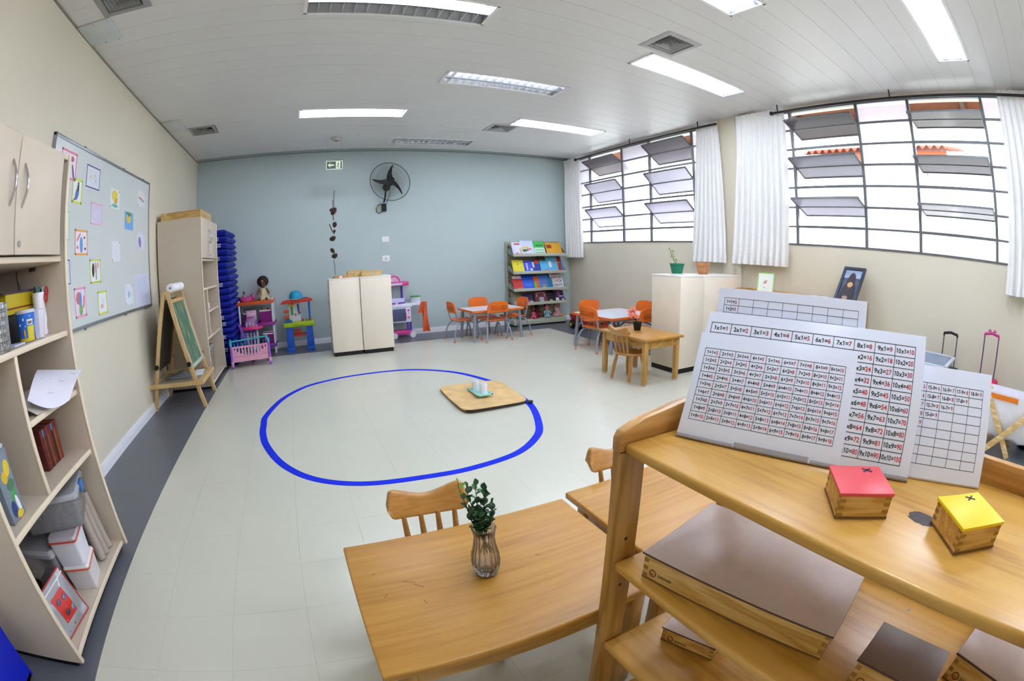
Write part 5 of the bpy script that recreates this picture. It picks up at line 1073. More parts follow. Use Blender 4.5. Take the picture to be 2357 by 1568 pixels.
def book(tier, px0, px1, h, col, label, marks=(), lean=.42, d=0., words=None, th=.012):
    z = TIERS[tier]+.012; x0 = 5.17+(px0-1185)*.00861; x1 = 5.17+(px1-1185)*.00861; x0, x1 = max(x0, BX0+.020), min(x1, BX1-.020)
    t = thing('book', label, 'book', ((x0+x1)/2, -.27, z), 0, 'books on the rack'); b0 = Vector((0, -.285+d, z+.010+d*.40)); up = Vector((0, math.sin(lean), math.cos(lean))); nr = Vector((0, -math.cos(lean), math.sin(lean)))
    def P(u, v, o): q = b0+up*(h*v)+nr*o; return (x0+(x1-x0)*u, q.y, q.z)
    def slabq(u0, u1, v0, v1, o0, o1): return [P(u0,v0,o0),P(u1,v0,o0),P(u1,v1,o0),P(u0,v1,o0),P(u0,v0,o1),P(u1,v0,o1),P(u1,v1,o1),P(u0,v1,o1)], [(0,3,2,1),(4,5,6,7),(0,1,5,4),(1,2,6,5),(2,3,7,6),(3,0,4,7)]
    MB().add(*slabq(.01, .99, .008, .992, -th*.85, -.0012)).build('pages', M('#e9e4d8', .7), t); MB().add(*slabq(0, 1, 0, 1, -.0012, 0)).add(*slabq(0, 1, 0, 1, -th, -th*.85)).add(*slabq(0, .008, 0, 1, -th, 0)).build('cover', M(col, .35), t)
    for i, (u0, u1, v0, v1, c2) in enumerate(marks):
        if u0 < 0:      # round mark: centre u,v, radius
            n = 14; cu, cv, r = -u0, v0, v1; asp = (x1-x0)/h; ps = [P(cu+r*math.cos(2*math.pi*k/n), cv+r*asp*math.sin(2*math.pi*k/n), .0003+.0002*i) for k in range(n)]; MB().add(ps, [tuple(range(n))]).build('cover_print', M(c2, .4), t)
        else: MB().add([P(u0,v0,.0003+.0002*i),P(u1,v0,.0003+.0002*i),P(u1,v1,.0003+.0002*i),P(u0,v1,.0003+.0002*i)], [(0,1,2,3)]).build('cover_print', M(c2, .4), t)
    for w, u, v, sz, c2 in (words or ()):
        m = MB(); text(m, w, P(u, v, .0016), (1, 0, 0), tuple(up), sz, sq=.95); m.build('cover_lettering', M(c2, .4), t)
book(0, 1179, 1206, .23, '#d5daf2', 'white picture book with red title and round face on the top tier', ((.25, .85, .78, .9, '#c9404a'), (-.45, .48, 0, .18, '#c2542f'), (.75, .92, .05, .5, '#d9b86a'), (-.25, .12, 0, .07, '#d9a04a')), d=.004)
book(0, 1204, 1233, .255, '#ccd6f5', 'pale blue book with a rainbow sail on the top tier', ((.05, .6, .42, .54, '#d6c24a'), (.1, .55, .18, .36, '#2f6a4a'), (.45, .8, .3, .42, '#d9707a'), (.4, .7, .12, .22, '#e9e2d8')), d=.012)
book(0, 1233, 1257, .25, '#43b356', 'green book with a white patterned lower half on the top tier', ((.0, 1, 0, .5, '#c9e2d2'), (.2, .85, .62, .70, '#1f5a3a'), (-.45, .82, 0, .06, '#1f4a32'), (.1, .9, .1, .16, '#6fb58a'), (.1, .9, .28, .34, '#6fb58a')), d=.004)
book(0, 1260, 1296, .215, '#dba31f', 'mustard yellow book with a dark red patch on the top tier', ((.06, .38, .52, .84, '#96341f'), (-.48, .42, 0, .05, '#4a3a1a'), (-.72, .2, 0, .05, '#4a3a1a'), (-.25, .15, 0, .06, '#b86a1f')))
book(1, 1176, 1209, .225, '#e3d634', 'bright yellow book on the second tier', ((-.5, .35, 0, .05, '#3a4a3a'), (.35, .62, .62, .68, '#b09a1f')))
book(1, 1207, 1229, .205, '#3a52d6', 'blue book with white sideways title on the second tier', ((.35, .5, .15, .8, '#b9c4f0'), (.7, .95, .1, .3, '#d2d6ee')), d=.004)
book(1, 1228, 1245, .215, '#12339a', 'navy book with a red corner on the second tier', ((.4, 1, .7, 1, '#d2401f'), (.0, .3, .35, .85, '#d9d69a')), d=.008)
book(1, 1246, 1264, .20, '#4aaede', 'sky blue book with an orange fish on the second tier', ((-.65, .18, 0, .22, '#e2753a'), (.1, .7, .75, .9, '#3a9ad0')), d=.004)
book(1, 1246, 1262, .27, '#4a4538', 'dark book standing behind the sky blue one', ((.2, .8, .6, .8, '#7a4a3a'),), d=.05)
book(1, 1262, 1288, .275, '#62b2dc', 'tall light blue book with a white bear shape on the second tier', ((.2, .45, .25, .68, '#dfe6f2'), (.0, .5, .85, 1, '#5ab5b0'), (.7, .85, .55, .85, '#a8a0a0')), d=.012)
book(1, 1286, 1299, .265, '#9a3a2a', 'narrow dark red book on the second tier', ((.1, .9, .55, .62, '#d9a85a'),), d=.024)
book(1, 1296, 1304, .19, '#5a86c4', 'narrow blue book at the end of the second tier')
book(2, 1176, 1206, .25, '#c42f2c', 'red book with a brown face on the third tier', ((.05, .95, .78, .98, '#d6cfcf'), (-.62, .42, 0, .30, '#4a3230'), (.4, 1, .02, .16, '#d95a52')), d=.004)
book(2, 1203, 1233, .265, '#0f56d8', 'wide plain blue book on the third tier', ((.0, 1, .80, 1, '#1a48a8'), (.2, .8, .2, .24, '#3a7ae6'), (.2, .8, .28, .32, '#3a7ae6')), d=.014)
book(2, 1231, 1244, .225, '#c25a34', 'narrow orange and green book on the third tier', ((.0, .45, 0, .55, '#6fb02f'),), d=.004)
book(2, 1241, 1267, .235, '#1f84e0', 'blue book with a picture panel on the third tier', ((.25, .8, .2, .9, '#5a6ab8'), (-.5, .68, 0, .18, '#d2b39a'), (.3, .75, .2, .3, '#7fa04a')), d=.010)
book(2, 1264, 1274, .19, '#12709a', 'narrow teal book behind the white lettered book', (), d=.004)
book(2, 1271, 1304, .30, '#e4e2e2', 'white book with large red and blue letters on the third tier', (), d=.014,
     words=(('GENTE', .5, .80, .064, '#8a3538'), ('DE', .27, .56, .064, '#8a3538'), ('COR', .66, .56, .064, '#3a4a78'), ('COR', .34, .32, .064, '#c2505a'), ('DE', .76, .32, .064, '#3a4a78'), ('GENTE', .52, .07, .064, '#4a5a8a')))
book(3, 1206, 1228, .18, '#2a1f4a', 'dark purple book with white swirls on the lowest tier, beside an orange chair back', ((-.75, .55, 0, .22, '#cfc6d8'), (.1, .4, .3, .6, '#d8d4e4'), (.05, .6, .05, .14, '#d8d4e4'), (.4, .7, .1, .3, '#8a3a7a')))
book(3, 1232, 1261, .21, '#6a2d36', 'dark red book with an arch design on the lowest tier', ((.2, .8, .80, .86, '#c0929a'), (.15, .24, .5, .82, '#c0929a'), (.76, .85, .5, .82, '#c0929a'), (.35, .7, .02, .45, '#9aa0b0')))
book(3, 1256, 1279, .255, '#14151a', 'black book with a pale creature on the lowest tier', ((-.6, .22, 0, .18, '#a8b080'), (.3, .7, .5, .56, '#3a3f4a')), d=.02)
book(3, 1279, 1301, .20, '#33204a', 'dark purple book with pink bands at the end of the lowest tier', ((.3, .6, .5, .95, '#8a3a6a'), (.05, .4, .05, .35, '#d9ccd9'), (.45, .95, .42, .5, '#cfc0d4'), (.7, .95, .05, .25, '#c0b2cc')))
doll('brown-haired doll in a dark dress at the left of the rack base', (5.33, -.20, .1155), R(-15), .36, '#8f5f4c', '#5a3424', '#4a3a44', 0, True)
doll('dark-skinned doll in a bright pink dress on the rack base', (5.545, -.24, .1155), R(5), .31, '#5a3430', '#3a2220', '#e0506f', 0, True)
doll('dark doll in a crimson dress sitting at the back of the rack base', (5.69, -.125, .1155), R(10), .36, '#4a2220', '#2c1414', '#7d1c30', 0, True)
doll('doll with black hair puffs and pink cap and blue shirt on the rack base', (5.825, -.23, .1155), R(-8), .34, '#d99a86', '#241c20', '#5fa6c0', 0, True, None, '#d9607f', True)
doll('blond baby doll in pink and lilac leaning at the right end of the rack base', (6.045, -.19, .1155), R(30), .46, '#c98f76', '#8a6a3a', '#b9909c', 0, True)
# toy trucks
def truck(label, c, rz, body, s=1.):
    t = thing('toy_truck', label, 'toy truck', (c[0], c[1], 0), R(rz), 'toy trucks'); B = M(body, .4); Y = M('#d2a82a', .4)
    MB().box(-.17*s, .17*s, -.075*s, .075*s, .075*s, .13*s).build('chassis', B, t, world=False, bevel=.006)
    MB().box(-.16*s, -.03*s, -.07*s, .07*s, .13*s, .235*s).build('cab', B, t, world=False, bevel=.012); MB().box(-.165*s, -.155*s, -.05*s, .05*s, .165*s, .215*s).build('windscreen', M('#3a4048', .2), t, world=False)
    MB().add([(-.02*s,-.085*s,.135*s),(.16*s,-.085*s,.135*s),(.16*s,.085*s,.135*s),(-.02*s,.085*s,.135*s),(-.025*s,-.09*s,.20*s),(.20*s,-.09*s,.20*s),(.20*s,.09*s,.20*s),(-.025*s,.09*s,.20*s)],[(0,3,2,1),(4,5,6,7),(0,1,5,4),(1,2,6,5),(2,3,7,6),(3,0,4,7)]).build('bed', B, t, world=False, bevel=.004)
    for x in (-.105*s, .10*s):
        for y in (-1, 1):
            w_ = MB().cyl((x, y*.07*s, .06*s), (x, y*.115*s, .06*s), .06*s, n=20).build('wheel', BLACK, t, world=False, bevel=.006); MB().cyl((x, y*.115*s, .06*s), (x, y*.120*s, .06*s), .028*s, n=14).build('hubcap', Y, w_, world=False)
truck('red toy truck with black wheels on the floor beside the book rack', (6.02, -1.02), 85, '#b01c1a', 1.15)
truck('red toy truck deeper under the window beside the other truck', (6.18, -1.55), 60, '#c4301c', 1.1)
# ================================================================ plant cabinet by the windows
low_cabinet(5.225, 5.60, -4.02, -3.585, 'low beige cabinet holding the green plant pot', 1.028, groove=False); low_cabinet(5.605, 6.30, -4.02, -3.585, 'wide low beige cabinet against the pilaster holding the clay pot', 1.028, groove=False)
t = thing('potted_plant', 'small spindly plant in a dark green pot on the cabinet', 'plant', (5.40, -3.80, 1.03)); pc = (5.40, -3.80, 1.0285)
MB().lathe([(.075, 0), (.08, .006), (.08, .012), (.001, .012)], pc, 22).build('saucer', M('#e9e9ee', .4), t)
MB().lathe([(.058, .012), (.078, .105), (.084, .106), (.084, .12), (.078, .121), (.07, .10), (.001, .095)], pc, 22).build('pot', M('#0f7a5e', .45), t)
GRN = M('#5f7f3c', .6, var=.2); b = MB()
for ph, ln in ((2.6, .16), (2.2, .12), (1.2, .05)): b.tube([(pc[0], pc[1], pc[2]+.095), (pc[0]+.4*ln*math.cos(ph), pc[1]+.02, pc[2]+.10+.5*ln), (pc[0]+.75*ln*math.cos(ph), pc[1]+.03*math.sin(ph), pc[2]+.10+ln*1.15)], .003, 5)
b.build('stem', GRN, t)
for k in range(14):
    r_ = random.Random(k); c = Vector((pc[0]-.06-.08*r_.random(), pc[1]+.05*r_.uniform(-1, 1), pc[2]+.17+.12*r_.random())) if k > 2 else Vector((pc[0]-.02+.03*k, pc[1], pc[2]+.15)); u = Vector((r_.uniform(-1, 1), r_.uniform(-1, 1), r_.uniform(-.3, 1))).normalized(); v = u.orthogonal().normalized()
    MB().add([c, c+u*.022+v*.014, c+u*.048, c+u*.022-v*.014], [(0, 1, 2), (0, 2, 3)]).build('leaf', M(['#8fa25a', '#5f8044', '#b8bf86'][k % 3], .6), t)
one(MB().lathe([(.055, 0), (.078, .10), (.086, .10), (.088, .135), (.078, .135), (.07, .03), (.001, .03)], (5.86, -3.78, 1.0285), 24), 'clay_pot', M('#b98259', .75, var=.1, scale=20.), 'empty terracotta pot on the wide beige cabinet', 'pot')
# ================================================================ small wooden tables and chairs
def wood_table(label, x0, x1, y0, y1, h, long_axis, off):
    t = thing('wooden_table', label, 'table', ((x0+x1)/2, (y0+y1)/2, 0), 0, 'small wooden tables'); PA = wood('#a4742a', '#b48234', '#bf8f42', long_axis, .8, off=off, contrast=.35, rough=.42, coat=.08); PB = wood('#a87b38', '#b98b45', '#c69b57', 2, 1.4, off=off)
    MB().box(x0, x1, y0, y1, h-.024, h).build('tabletop', PA, t, bevel=.006, seg=3)
    lw = .048; ix = .03
    for x in (x0+ix, x1-ix-lw):
        for y in (y0+ix, y1-ix-lw):
            l_ = MB().box(x, x+lw, y, y+lw, .018, h-.024).build('leg', PB, t, bevel=.008); MB().cyl((x+lw/2, y+lw/2, 0), (x+lw/2, y+lw/2, .018), .026, n=14).build('felt_foot', M('#b9a994', .8), l_)
    PAP = wood('#a87b38', '#b98b45', '#c69b57', long_axis, 1.4, off=off)
    for y in (y0+ix+.010, y1-ix-.030): MB().box(x0+ix+lw, x1-ix-lw, y, y+.02, h-.10, h-.024).build('apron', PAP, t)
    for x in (x0+ix+.010, x1-ix-.030): MB().box(x, x+.02, y0+ix+lw, y1-ix-lw, h-.10, h-.024).build('apron', PAP, t)
    return t
T1 = wood_table('small wooden table with the vase of green sprigs', 1.732, 2.447, -6.728, -6.213, .47, 0, 0.)
wood_table('small wooden table seen behind and through the wooden shelf', 2.476, 3.19, -6.70, -6.185, .47, 0, 3.3)
wood_table('small wooden table holding the pink flowers', 4.585, 5.115, -4.20, -3.46, .46, 1, 7.)
mk = MB()
for x, y, dx, dy in ((1.86, -6.42, .03, -.015), (1.885, -6.44, .02, -.02), (1.80, -6.47, .012, .012), (1.89, -6.51, .004, -.012), (1.79, -6.37, .008, .004), (2.22, -6.45, .012, -.01)): mk.bar((x, y, .4702), (x+dx, y+dy, .4702), .0025, .0003)
mk.build('scratch', M('#8a5a3a', .7), T1)
b = MB(); b.prism([(2.128+.011*math.cos(a), -6.315+.006*math.sin(a)) for a in [k*math.pi/6 for k in range(12)]], .47, .4703, 2); b.build('knot', M('#6a4a3a', .6), T1)
CW = wood('#a9732f', '#b57f3a', '#c08c48', 0, 1.4, rough=.34, contrast=.3); CWZ = wood('#9a672a', '#a87434', '#b58242', 2, 1.4, rough=.34, contrast=.3)
def make_wood_chair():
    t = thing('wooden_chair', '', 'chair', (0, 0, 0), 0, 'small spindle back chairs')
    MB().lathe([(.001, .258), (.12, .258), (.148, .266), (.152, .275), (.148, .285), (.12, .286), (.001, .280)], (0, 0, 0), 28, sx=1.0, sy=.95).build('seat', CW, t, world=False)
    for sx, sy, e in ((-1, -1, 1.5), (1, -1, 1.5), (-1, 1, 1.4), (1, 1, 1.4)):
        l_ = MB().tube([(sx*.085, sy*.085, .262), (sx*.105, sy*.105, .14), (sx*.118, sy*.125, .012)], [.014, .019, .015], 10).build('leg', CWZ, t, world=False); MB().ell((sx*.118, sy*.125, .010), .017, .017, .010, 10, 6).build('felt_foot', M('#cbb8a0', .8), l_, world=False)
    cr = []
    def crest(u, v):
        x = (u-.5)*.262; s_ = 2*u-1; top = .556-.052*math.exp(-(s_/.42)**2)*0 - .030*(1-s_*s_)**2 + .004*math.cos(s_*9); top = .560-.036*math.cos(s_*math.pi/2)**2
        if abs(s_) > .86: top -= .05*((abs(s_)-.86)/.14)**2
        bot = .462+.010*(s_*s_)
        if abs(s_) > .86: bot += .03*((abs(s_)-.86)/.14)**2
        return ((x, -.145-.020*(1-s_*s_)-.03*v, bot+(top-bot)*v), (0, 1, .25))
    MB().slab(crest, 22, 6, .024).build('crest_rail', CW, t, world=False, bevel=.006, ang=50)
    for k in range(4):
        x = -.0825+.055*k; MB().tube([(x*.85, -.100, .275), (x*.95, -.128, .37), (x, -.152, .475)], [.0085, .0115, .008], 10).build('spindle', CWZ, t, world=False)
    return t
wc = make_wood_chair(); wc.location = (2.015, -6.265, 0); wc.rotation_euler = (0, 0, R(180-4)); wc['label'] = 'small wooden spindle chair at the table with the vase'
dup(wc, (2.745, -6.27, 0), R(176), 'small wooden spindle chair behind the wooden shelf upright'); dup(wc, (4.685, -3.855, 0), R(-80), 'small wooden spindle chair at the table with pink flowers')
# pink flower pot
t = thing('flower_pot', 'coral artificial flowers in a black plastic pot', 'flower pot', (4.89, -3.74, .46)); fp = (4.89, -3.735, .4605)
MB().lathe([(.040, 0), (.055, .075), (.060, .075), (.060, .085), (.052, .085), (.045, .03), (.001, .03)], fp, 4, sx=1.1, sy=1.1).build('pot', M('#17181c', .45), t, ang=20)
b = MB(); 
for dx, dy in ((-.05, 0), (-.02, .02), (-.07, .02)): b.tube([(fp[0], fp[1], fp[2]+.03), (fp[0]-.02, fp[1], fp[2]+.10), (fp[0]+dx, fp[1]+dy, fp[2]+.16)], .003, 5)
b.build('stem', M('#3f6a35', .6), t)
for k, c in enumerate(((-.055, -.01, .165), (-.03, .03, .20), (-.085, .02, .155), (-.05, .02, .225), (-.035, -.02, .145), (-.07, .05, .19))):
    cc_ = Vector((fp[0]+c[0], fp[1]+c[1], fp[2]+c[2])); b = MB()
    for j in range(14):
        a = j*2.4; el = -1+2*(j+.5)/14; u = Vector((math.cos(a)*math.sqrt(1-el*el), math.sin(a)*math.sqrt(1-el*el), el)); v = u.orthogonal().normalized()*.011; w_ = u.cross(v)
        b.add([cc_, cc_+u*.022+v, cc_+u*.036+w_*.4, cc_+u*.022-v], [(0, 1, 2), (0, 2, 3)])
    b.build('blossom', M('#f0907a', .6, var=.12, scale=40.), t)
for k in range(4): 
    c = Vector((fp[0]+.01*k-.015, fp[1]-.02, fp[2]+.09+.006*k)); MB().add([c, c+Vector((-.02, -.012, .02)), c+Vector((-.03, .0, .045)), c+Vector((-.012, .012, .025))], [(0, 1, 2), (0, 2, 3)]).build('leaf', M('#2f5a34', .6), t)
# ================================================================ floor: blue rope line, rug with shakers
LP = [(1.243,-3.404),(1.238,-3.62),(1.245,-3.838),(1.294,-4.125),(1.43,-4.50),(1.639,-4.778),(1.941,-4.938),(2.348,-4.985),(2.62,-4.983),(2.95,-4.905),(3.20,-4.71),(3.337,-4.49),(3.48,-4.11),(3.525,-3.75),(3.51,-3.40),(3.455,-3.08),(3.27,-2.66),(2.93,-2.352),(2.55,-2.262),(2.139,-2.295),(1.86,-2.39),(1.639,-2.53),(1.46,-2.77),(1.345,-3.02)]
def crom(P, m=8):
    out = []; n = len(P)
    for i in range(n):
        p0, p1, p2, p3 = (Vector((*P[(i+k-1) % n], 0)) for k in range(4))
        for j in range(m):
            s = j/m; out.append(.5*((2*p1)+(p2-p0)*s+(2*p0-5*p1+4*p2-p3)*s*s+(3*p1-p0-3*p2+p3)*s**3))
    return out
path = crom(LP); n = len(path); vs = []
for i, p in enumerate(path):
    d = (path[(i+1) % n]-path[i-1]).normalized(); nr = Vector((-d.y, d.x, 0))
    for o_, z_ in ((0, .0002), (0, .0014), (.056, .0014), (.056, .0002)): vs.append((p.x+nr.x*o_, p.y+nr.y*o_, z_))
fs = []
for i in range(n):
    k = (i+1) % n
    for a, b_ in ((0, 1), (1, 2), (2, 3), (3, 0)): fs.append((i*4+a, i*4+b_, k*4+b_, k*4+a))
one(MB().add(vs, fs), 'floor_tape', M('#0428d8', .6, var=.05, spec=.2), 'blue oval line of tape stuck on the floor', 'tape line')
t = thing('rug', 'small tan folded suede rug with black edge on the blue line', 'rug', (3.2, -3.64, 0)); q0, q1, q2, q3 = (2.905, -3.225), (2.885, -4.045), (3.475, -4.02), (3.525, -3.26)
def rg(u, v, base=0.012, amp=1):
    U, V = 2*u-1, 2*v-1; kf = 1-.075*abs(U)**7*abs(V)**7-.02*abs(U*V)**3; u, v = .5+U*kf/2, .5+V*kf/2
    x = (q1[0]*(1-u)+q2[0]*u)*(1-v)+(q0[0]*(1-u)+q3[0]*u)*v; y = (q1[1]*(1-u)+q2[1]*u)*(1-v)+(q0[1]*(1-u)+q3[1]*u)*v
    x += .008*math.sin(7*v+1)*(1 if u > .9 else u); z = base+amp*(.004*math.sin(5*u+2)*math.sin(4*v)+.004*math.sin(9*v+3*u))
    if v < .12: z += .012*(1-v/.12)*(1-u)**2
    return (x, y, z)
MB().slab(lambda u, v: (rg(u, v, .020), (0, 0, 1)), 24, 24, .010).build('top_layer', M('#d8b680', .9, var=.14, scale=9., bump=.3), t); MB().slab(lambda u, v: (rg(.006+u*.99, .006+v*.99, .0085, .3), (0, 0, 1)), 16, 16, .010).build('under_layer', M('#7a6240', .8), t)
ed = [rg(u/24, 0, .014) for u in range(25)]+[rg(1, v/24, .014) for v in range(1, 22)]
MB().tube(ed, .0075, 6).build('binding', M('#1f1a18', .8), t)
MB().ell((3.482, -4.02, .014), .028, .02, .014).build('strap_end', M('#1a1c22', .6), t)
t = thing('mint_tray', 'small mint green tray lying on the rug', 'tray', (3.19, -3.62, .03)); AQ = M('#9fdcd0', .35)
MB().box(3.122, 3.252, -3.748, -3.498, .0335, .040).build('base', AQ, t, bevel=.003); r_ = MB()
for a in ((3.116, 3.258, -3.754, -3.742), (3.116, 3.258, -3.504, -3.492), (3.116, 3.128, -3.754, -3.492), (3.246, 3.258, -3.754, -3.492)): r_.box(*a, .036, .052)
r_.build('rim', AQ, t, bevel=.002)
for (x, y), lb, rr_ in (((3.17, -3.565), 'white shaker bottle at the back of the mint tray', .032), ((3.20, -3.675), 'white cup at the front of the mint tray', .034)):
    t = thing('shaker', lb, 'shaker', (x, y, .04), 0, 'white shakers'); MB().lathe([(rr_, 0), (rr_, .075), (rr_*.78, .092), (rr_*.72, .092), (rr_*.7, .07), (.001, .07)], (x, y, .0405), 18).build('body', M('#e3e6f2', .3), t); MB().lathe([(rr_*.74, 0), (rr_*.74, .01), (.001, .012)], (x, y, .123), 16).build('cap', M('#c3cbe8', .3), t)
# ================================================================ vase with sprigs on the near table
t = thing('glass_vase', 'cut glass vase holding green leafy sprigs on the near table', 'vase', (2.071, -6.466, .47)); vc = (2.071, -6.466, .4705)
outer = [(.019, 0), (.026, .004), (.033, .022), (.0355, .045), (.033, .068), (.027, .095), (.0245, .118), (.027, .138), (.0305, .147)]
inner = [(.0285, .147), (.0245, .136), (.0220, .118), (.0245, .095), (.0300, .068), (.0320, .045), (.028, .022), (.016, .012), (.0005, .012)]
GLS = glassy('#ffffff', .74, .0, glass=True)
MB().lathe(outer+inner, vc, 64, amp=.035, lobes=16).build('body', GLS, t, ang=60)
MB().tube([(vc[0]+.0298*math.cos(a), vc[1]+.0298*math.sin(a), vc[2]+.147) for a in [k*math.pi/16 for k in range(32)]], .0016, 6, True).build('lip', glassy('#ffffff', .35, .0, glass=True), t)
fl_ = MB()
for k in range(16):
    a = 2*math.pi*k/16; fl_.tube([(vc[0]+r*1.03*math.cos(a), vc[1]+r*1.03*math.sin(a), vc[2]+z_) for r, z_ in outer[1:8]], .0011, 4)
fl_.build('cut_flutes', glassy('#ffffff', .5, .0, glass=True), t)
bd = MB()
for k in range(8):
    a = 2*math.pi*(k+.5)/8
    for j in range(7): z_ = .025+j*.008; bd.ell((vc[0]+.0345*math.cos(a), vc[1]+.0345*math.sin(a), vc[2]+z_), .0016, .0016, .0016, 6, 4)
bd.build('cut_beads', glassy('#ffffff', .35, .0, glass=True), t)
MB().lathe([(.017, .0125), (.027, .022), (.031, .040), (.001, .041)], vc, 24).build('water', glassy('#e2e6ea', .8, .02), t)
STEM = M('#3d4a2c', .6); LEAF = [M('#2f5a34', .45, var=.15, scale=80.), M('#274c2e', .45, var=.15, scale=80.), M('#3c6a3c', .45, var=.15, scale=80.), M('#7fae4a', .5)]
def leaf_mesh(mat):
    def lf(u, v): w_ = .0075*math.sin(math.pi*min(1, v*1.02+.0))**.7; return ((u-.5)*2*w_, .018*v, .0018*(2*u-1)**2+.002*math.sin(3*v)), (0, 0, 1)
    return MB().slab(lf, 4, 5, .0005).mesh('leaf', mat)
LMS = [leaf_mesh(m) for m in LEAF]
rl_ = random.Random(5)
for si, (dx, dy, ht) in enumerate(((-.052, .012, .272), (-.030, .02, .250), (-.006, .022, .255), (.012, .010, .245), (.026, -.005, .205), (-.015, -.012, .20), (.016, .02, .225), (-.035, -.006, .205))):
    b0 = Vector((vc[0]-dx*.4, vc[1]-dy*.4, vc[2]+.070)); b1 = Vector((vc[0]+dx*.35, vc[1]+dy*.35, vc[2]+.14)); b2 = Vector((vc[0]+dx, vc[1]+dy, vc[2]+ht))
    pts = [b0, (b0+b1)/2, b1, (b1*.55+b2*.45)+Vector((.003*math.sin(si*2), .003, 0)), b2]
    s_ = MB().tube(pts, [.0016, .0016, .0015, .0012, .0008], 6).build('sprig_stem', STEM, t)
    inv = pw(s_).inverted(); n_ = 15
    for k in range(n_):
        f = .33+.67*k/(n_-1); seg = f*4; i = min(3, int(seg)); p = pts[i]+(pts[i+1]-pts[i])*(seg-i)
        if p.z < vc[2]+.125: continue
        a = k*2.4+si; out = Vector((math.cos(a), math.sin(a), .55+.5*rl_.random())).normalized()
        if k == n_-1: out = Vector((dx*4, dy*4, 1)).normalized()
        x_ = out.cross(Vector((0, 0, 1))).normalized(); z_ = x_.cross(out); sc_ = rl_.uniform(.95, 1.3)
        o = inst('leaf', LMS[3 if (si == 0 and k > 11) else rl_.randrange(3)], s_)
        mm = Matrix(((x_.x, out.x, z_.x, p.x), (x_.y, out.y, z_.y, p.y), (x_.z, out.z, z_.z, p.z), (0, 0, 0, 1))) @ Matrix.Scale(sc_, 4)
        o.matrix_basis = inv @ mm
# ================================================================ wooden open shelf (near) and its twin under the window
def open_shelf(label, x0, x1, y0, y1, zs, arch, off, rail):
    t = thing('wooden_shelf', label, 'shelf', ((x0+x1)/2, (y0+y1)/2, 0), 0, 'open wooden shelves'); zt = zs[0]; th = .021
    PB_ = wood('#ae7e30', '#c4943f', '#cfa14f', 1, .8, off=off, rough=.34, coat=.15, contrast=.7, swirl=.6); PP_ = wood('#9a6d30', '#ad7f3e', '#ba8e50', 2, 1.2, off=off); PR_ = wood('#a9773a', '#bd8a48', '#cc9c5a', 1, 1.2, off=off); PG_ = wood('#a9773a', '#bd8a48', '#cc9c5a', 0, 1.2, off=off)
    for z in zs:
        MB().box(x0+.008, x1-.02, y0, y1, z-th, z).build('shelf_board', PB_, t, bevel=.007, seg=3)
    for ys, s in ((y1, 1), (y0, -1)):
        a, b = (ys, ys+.024) if s > 0 else (ys-.024, ys)
        for xa, xb in ((x0, x0+.062), (x1-.062, x1)): 
            p = MB().box(xa, xb, a, b, 0, zt-.018).build('upright', PP_, t, bevel=.003)
            yi = ys-.0006 if s > 0 else ys+.0006
            if s > 0:
                for z in (zs[1]+.052, zs[1]-.075, zs[2]-.05): MB().cyl((xa+.033, ys-.0004, z), (xa+.033, ys+.002, z), .004, n=10).build('peg_hole', M('#2a1a10', .7), p)
        prof = [(x0-.002, zt-.018), (x0-.002, zt+.008), (x0+.006, zt+.022), (x0+.055, zt+.039), (x0+.145, zt+arch*.9), (x0+.22, zt+arch), (x0+.32, zt+arch*.85), (x1, zt+rail), (x1, zt-.018)]
        MB().prism(prof, a, b, 1).build('side_guard', PG_, t, bevel=.003)
    MB().box(x1-.02, x1, y0, y1, zt-.018, zt+rail).build('back_rail', PR_, t, bevel=.003)
    for z in zs[1:]: MB().box(x1-.016, x1-.002, y0, y1, z-.03, z+.03).build('back_slat', PR_, t)
    return t
ZT, Z2, Z3, Z4 = .918, .647, .390, .135
SH = open_shelf('open wooden shelf in the foreground with sum boards and small boxes', 2.2246, 2.632, -7.95, -6.766, (ZT, Z2, Z3, Z4), .056, 0., .044)
b = MB(); rk = random.Random(3)
b.prism([(2.398+(.020+.006*rk.random())*math.cos(a)*.8, -7.288+(.022+.008*rk.random())*math.sin(a)) for a in [k*math.pi/12 for k in range(24)]], ZT, ZT+.0003, 2); b.build('dark_knot', M('#3a2c2e', .5, var=.5, scale=120.), SH)
MB().cyl((2.56, -7.33, Z2), (2.56, -7.33, Z2+.0006), .004, n=12).build('screw_head', M('#6a6a70', .4, metal=.6), SH)
open_shelf('open wooden shelf below the big window, behind the sum boards', 6.00, 6.41, -5.66, -4.09, (.845, .58, .32, .10), .05, 5., .04)
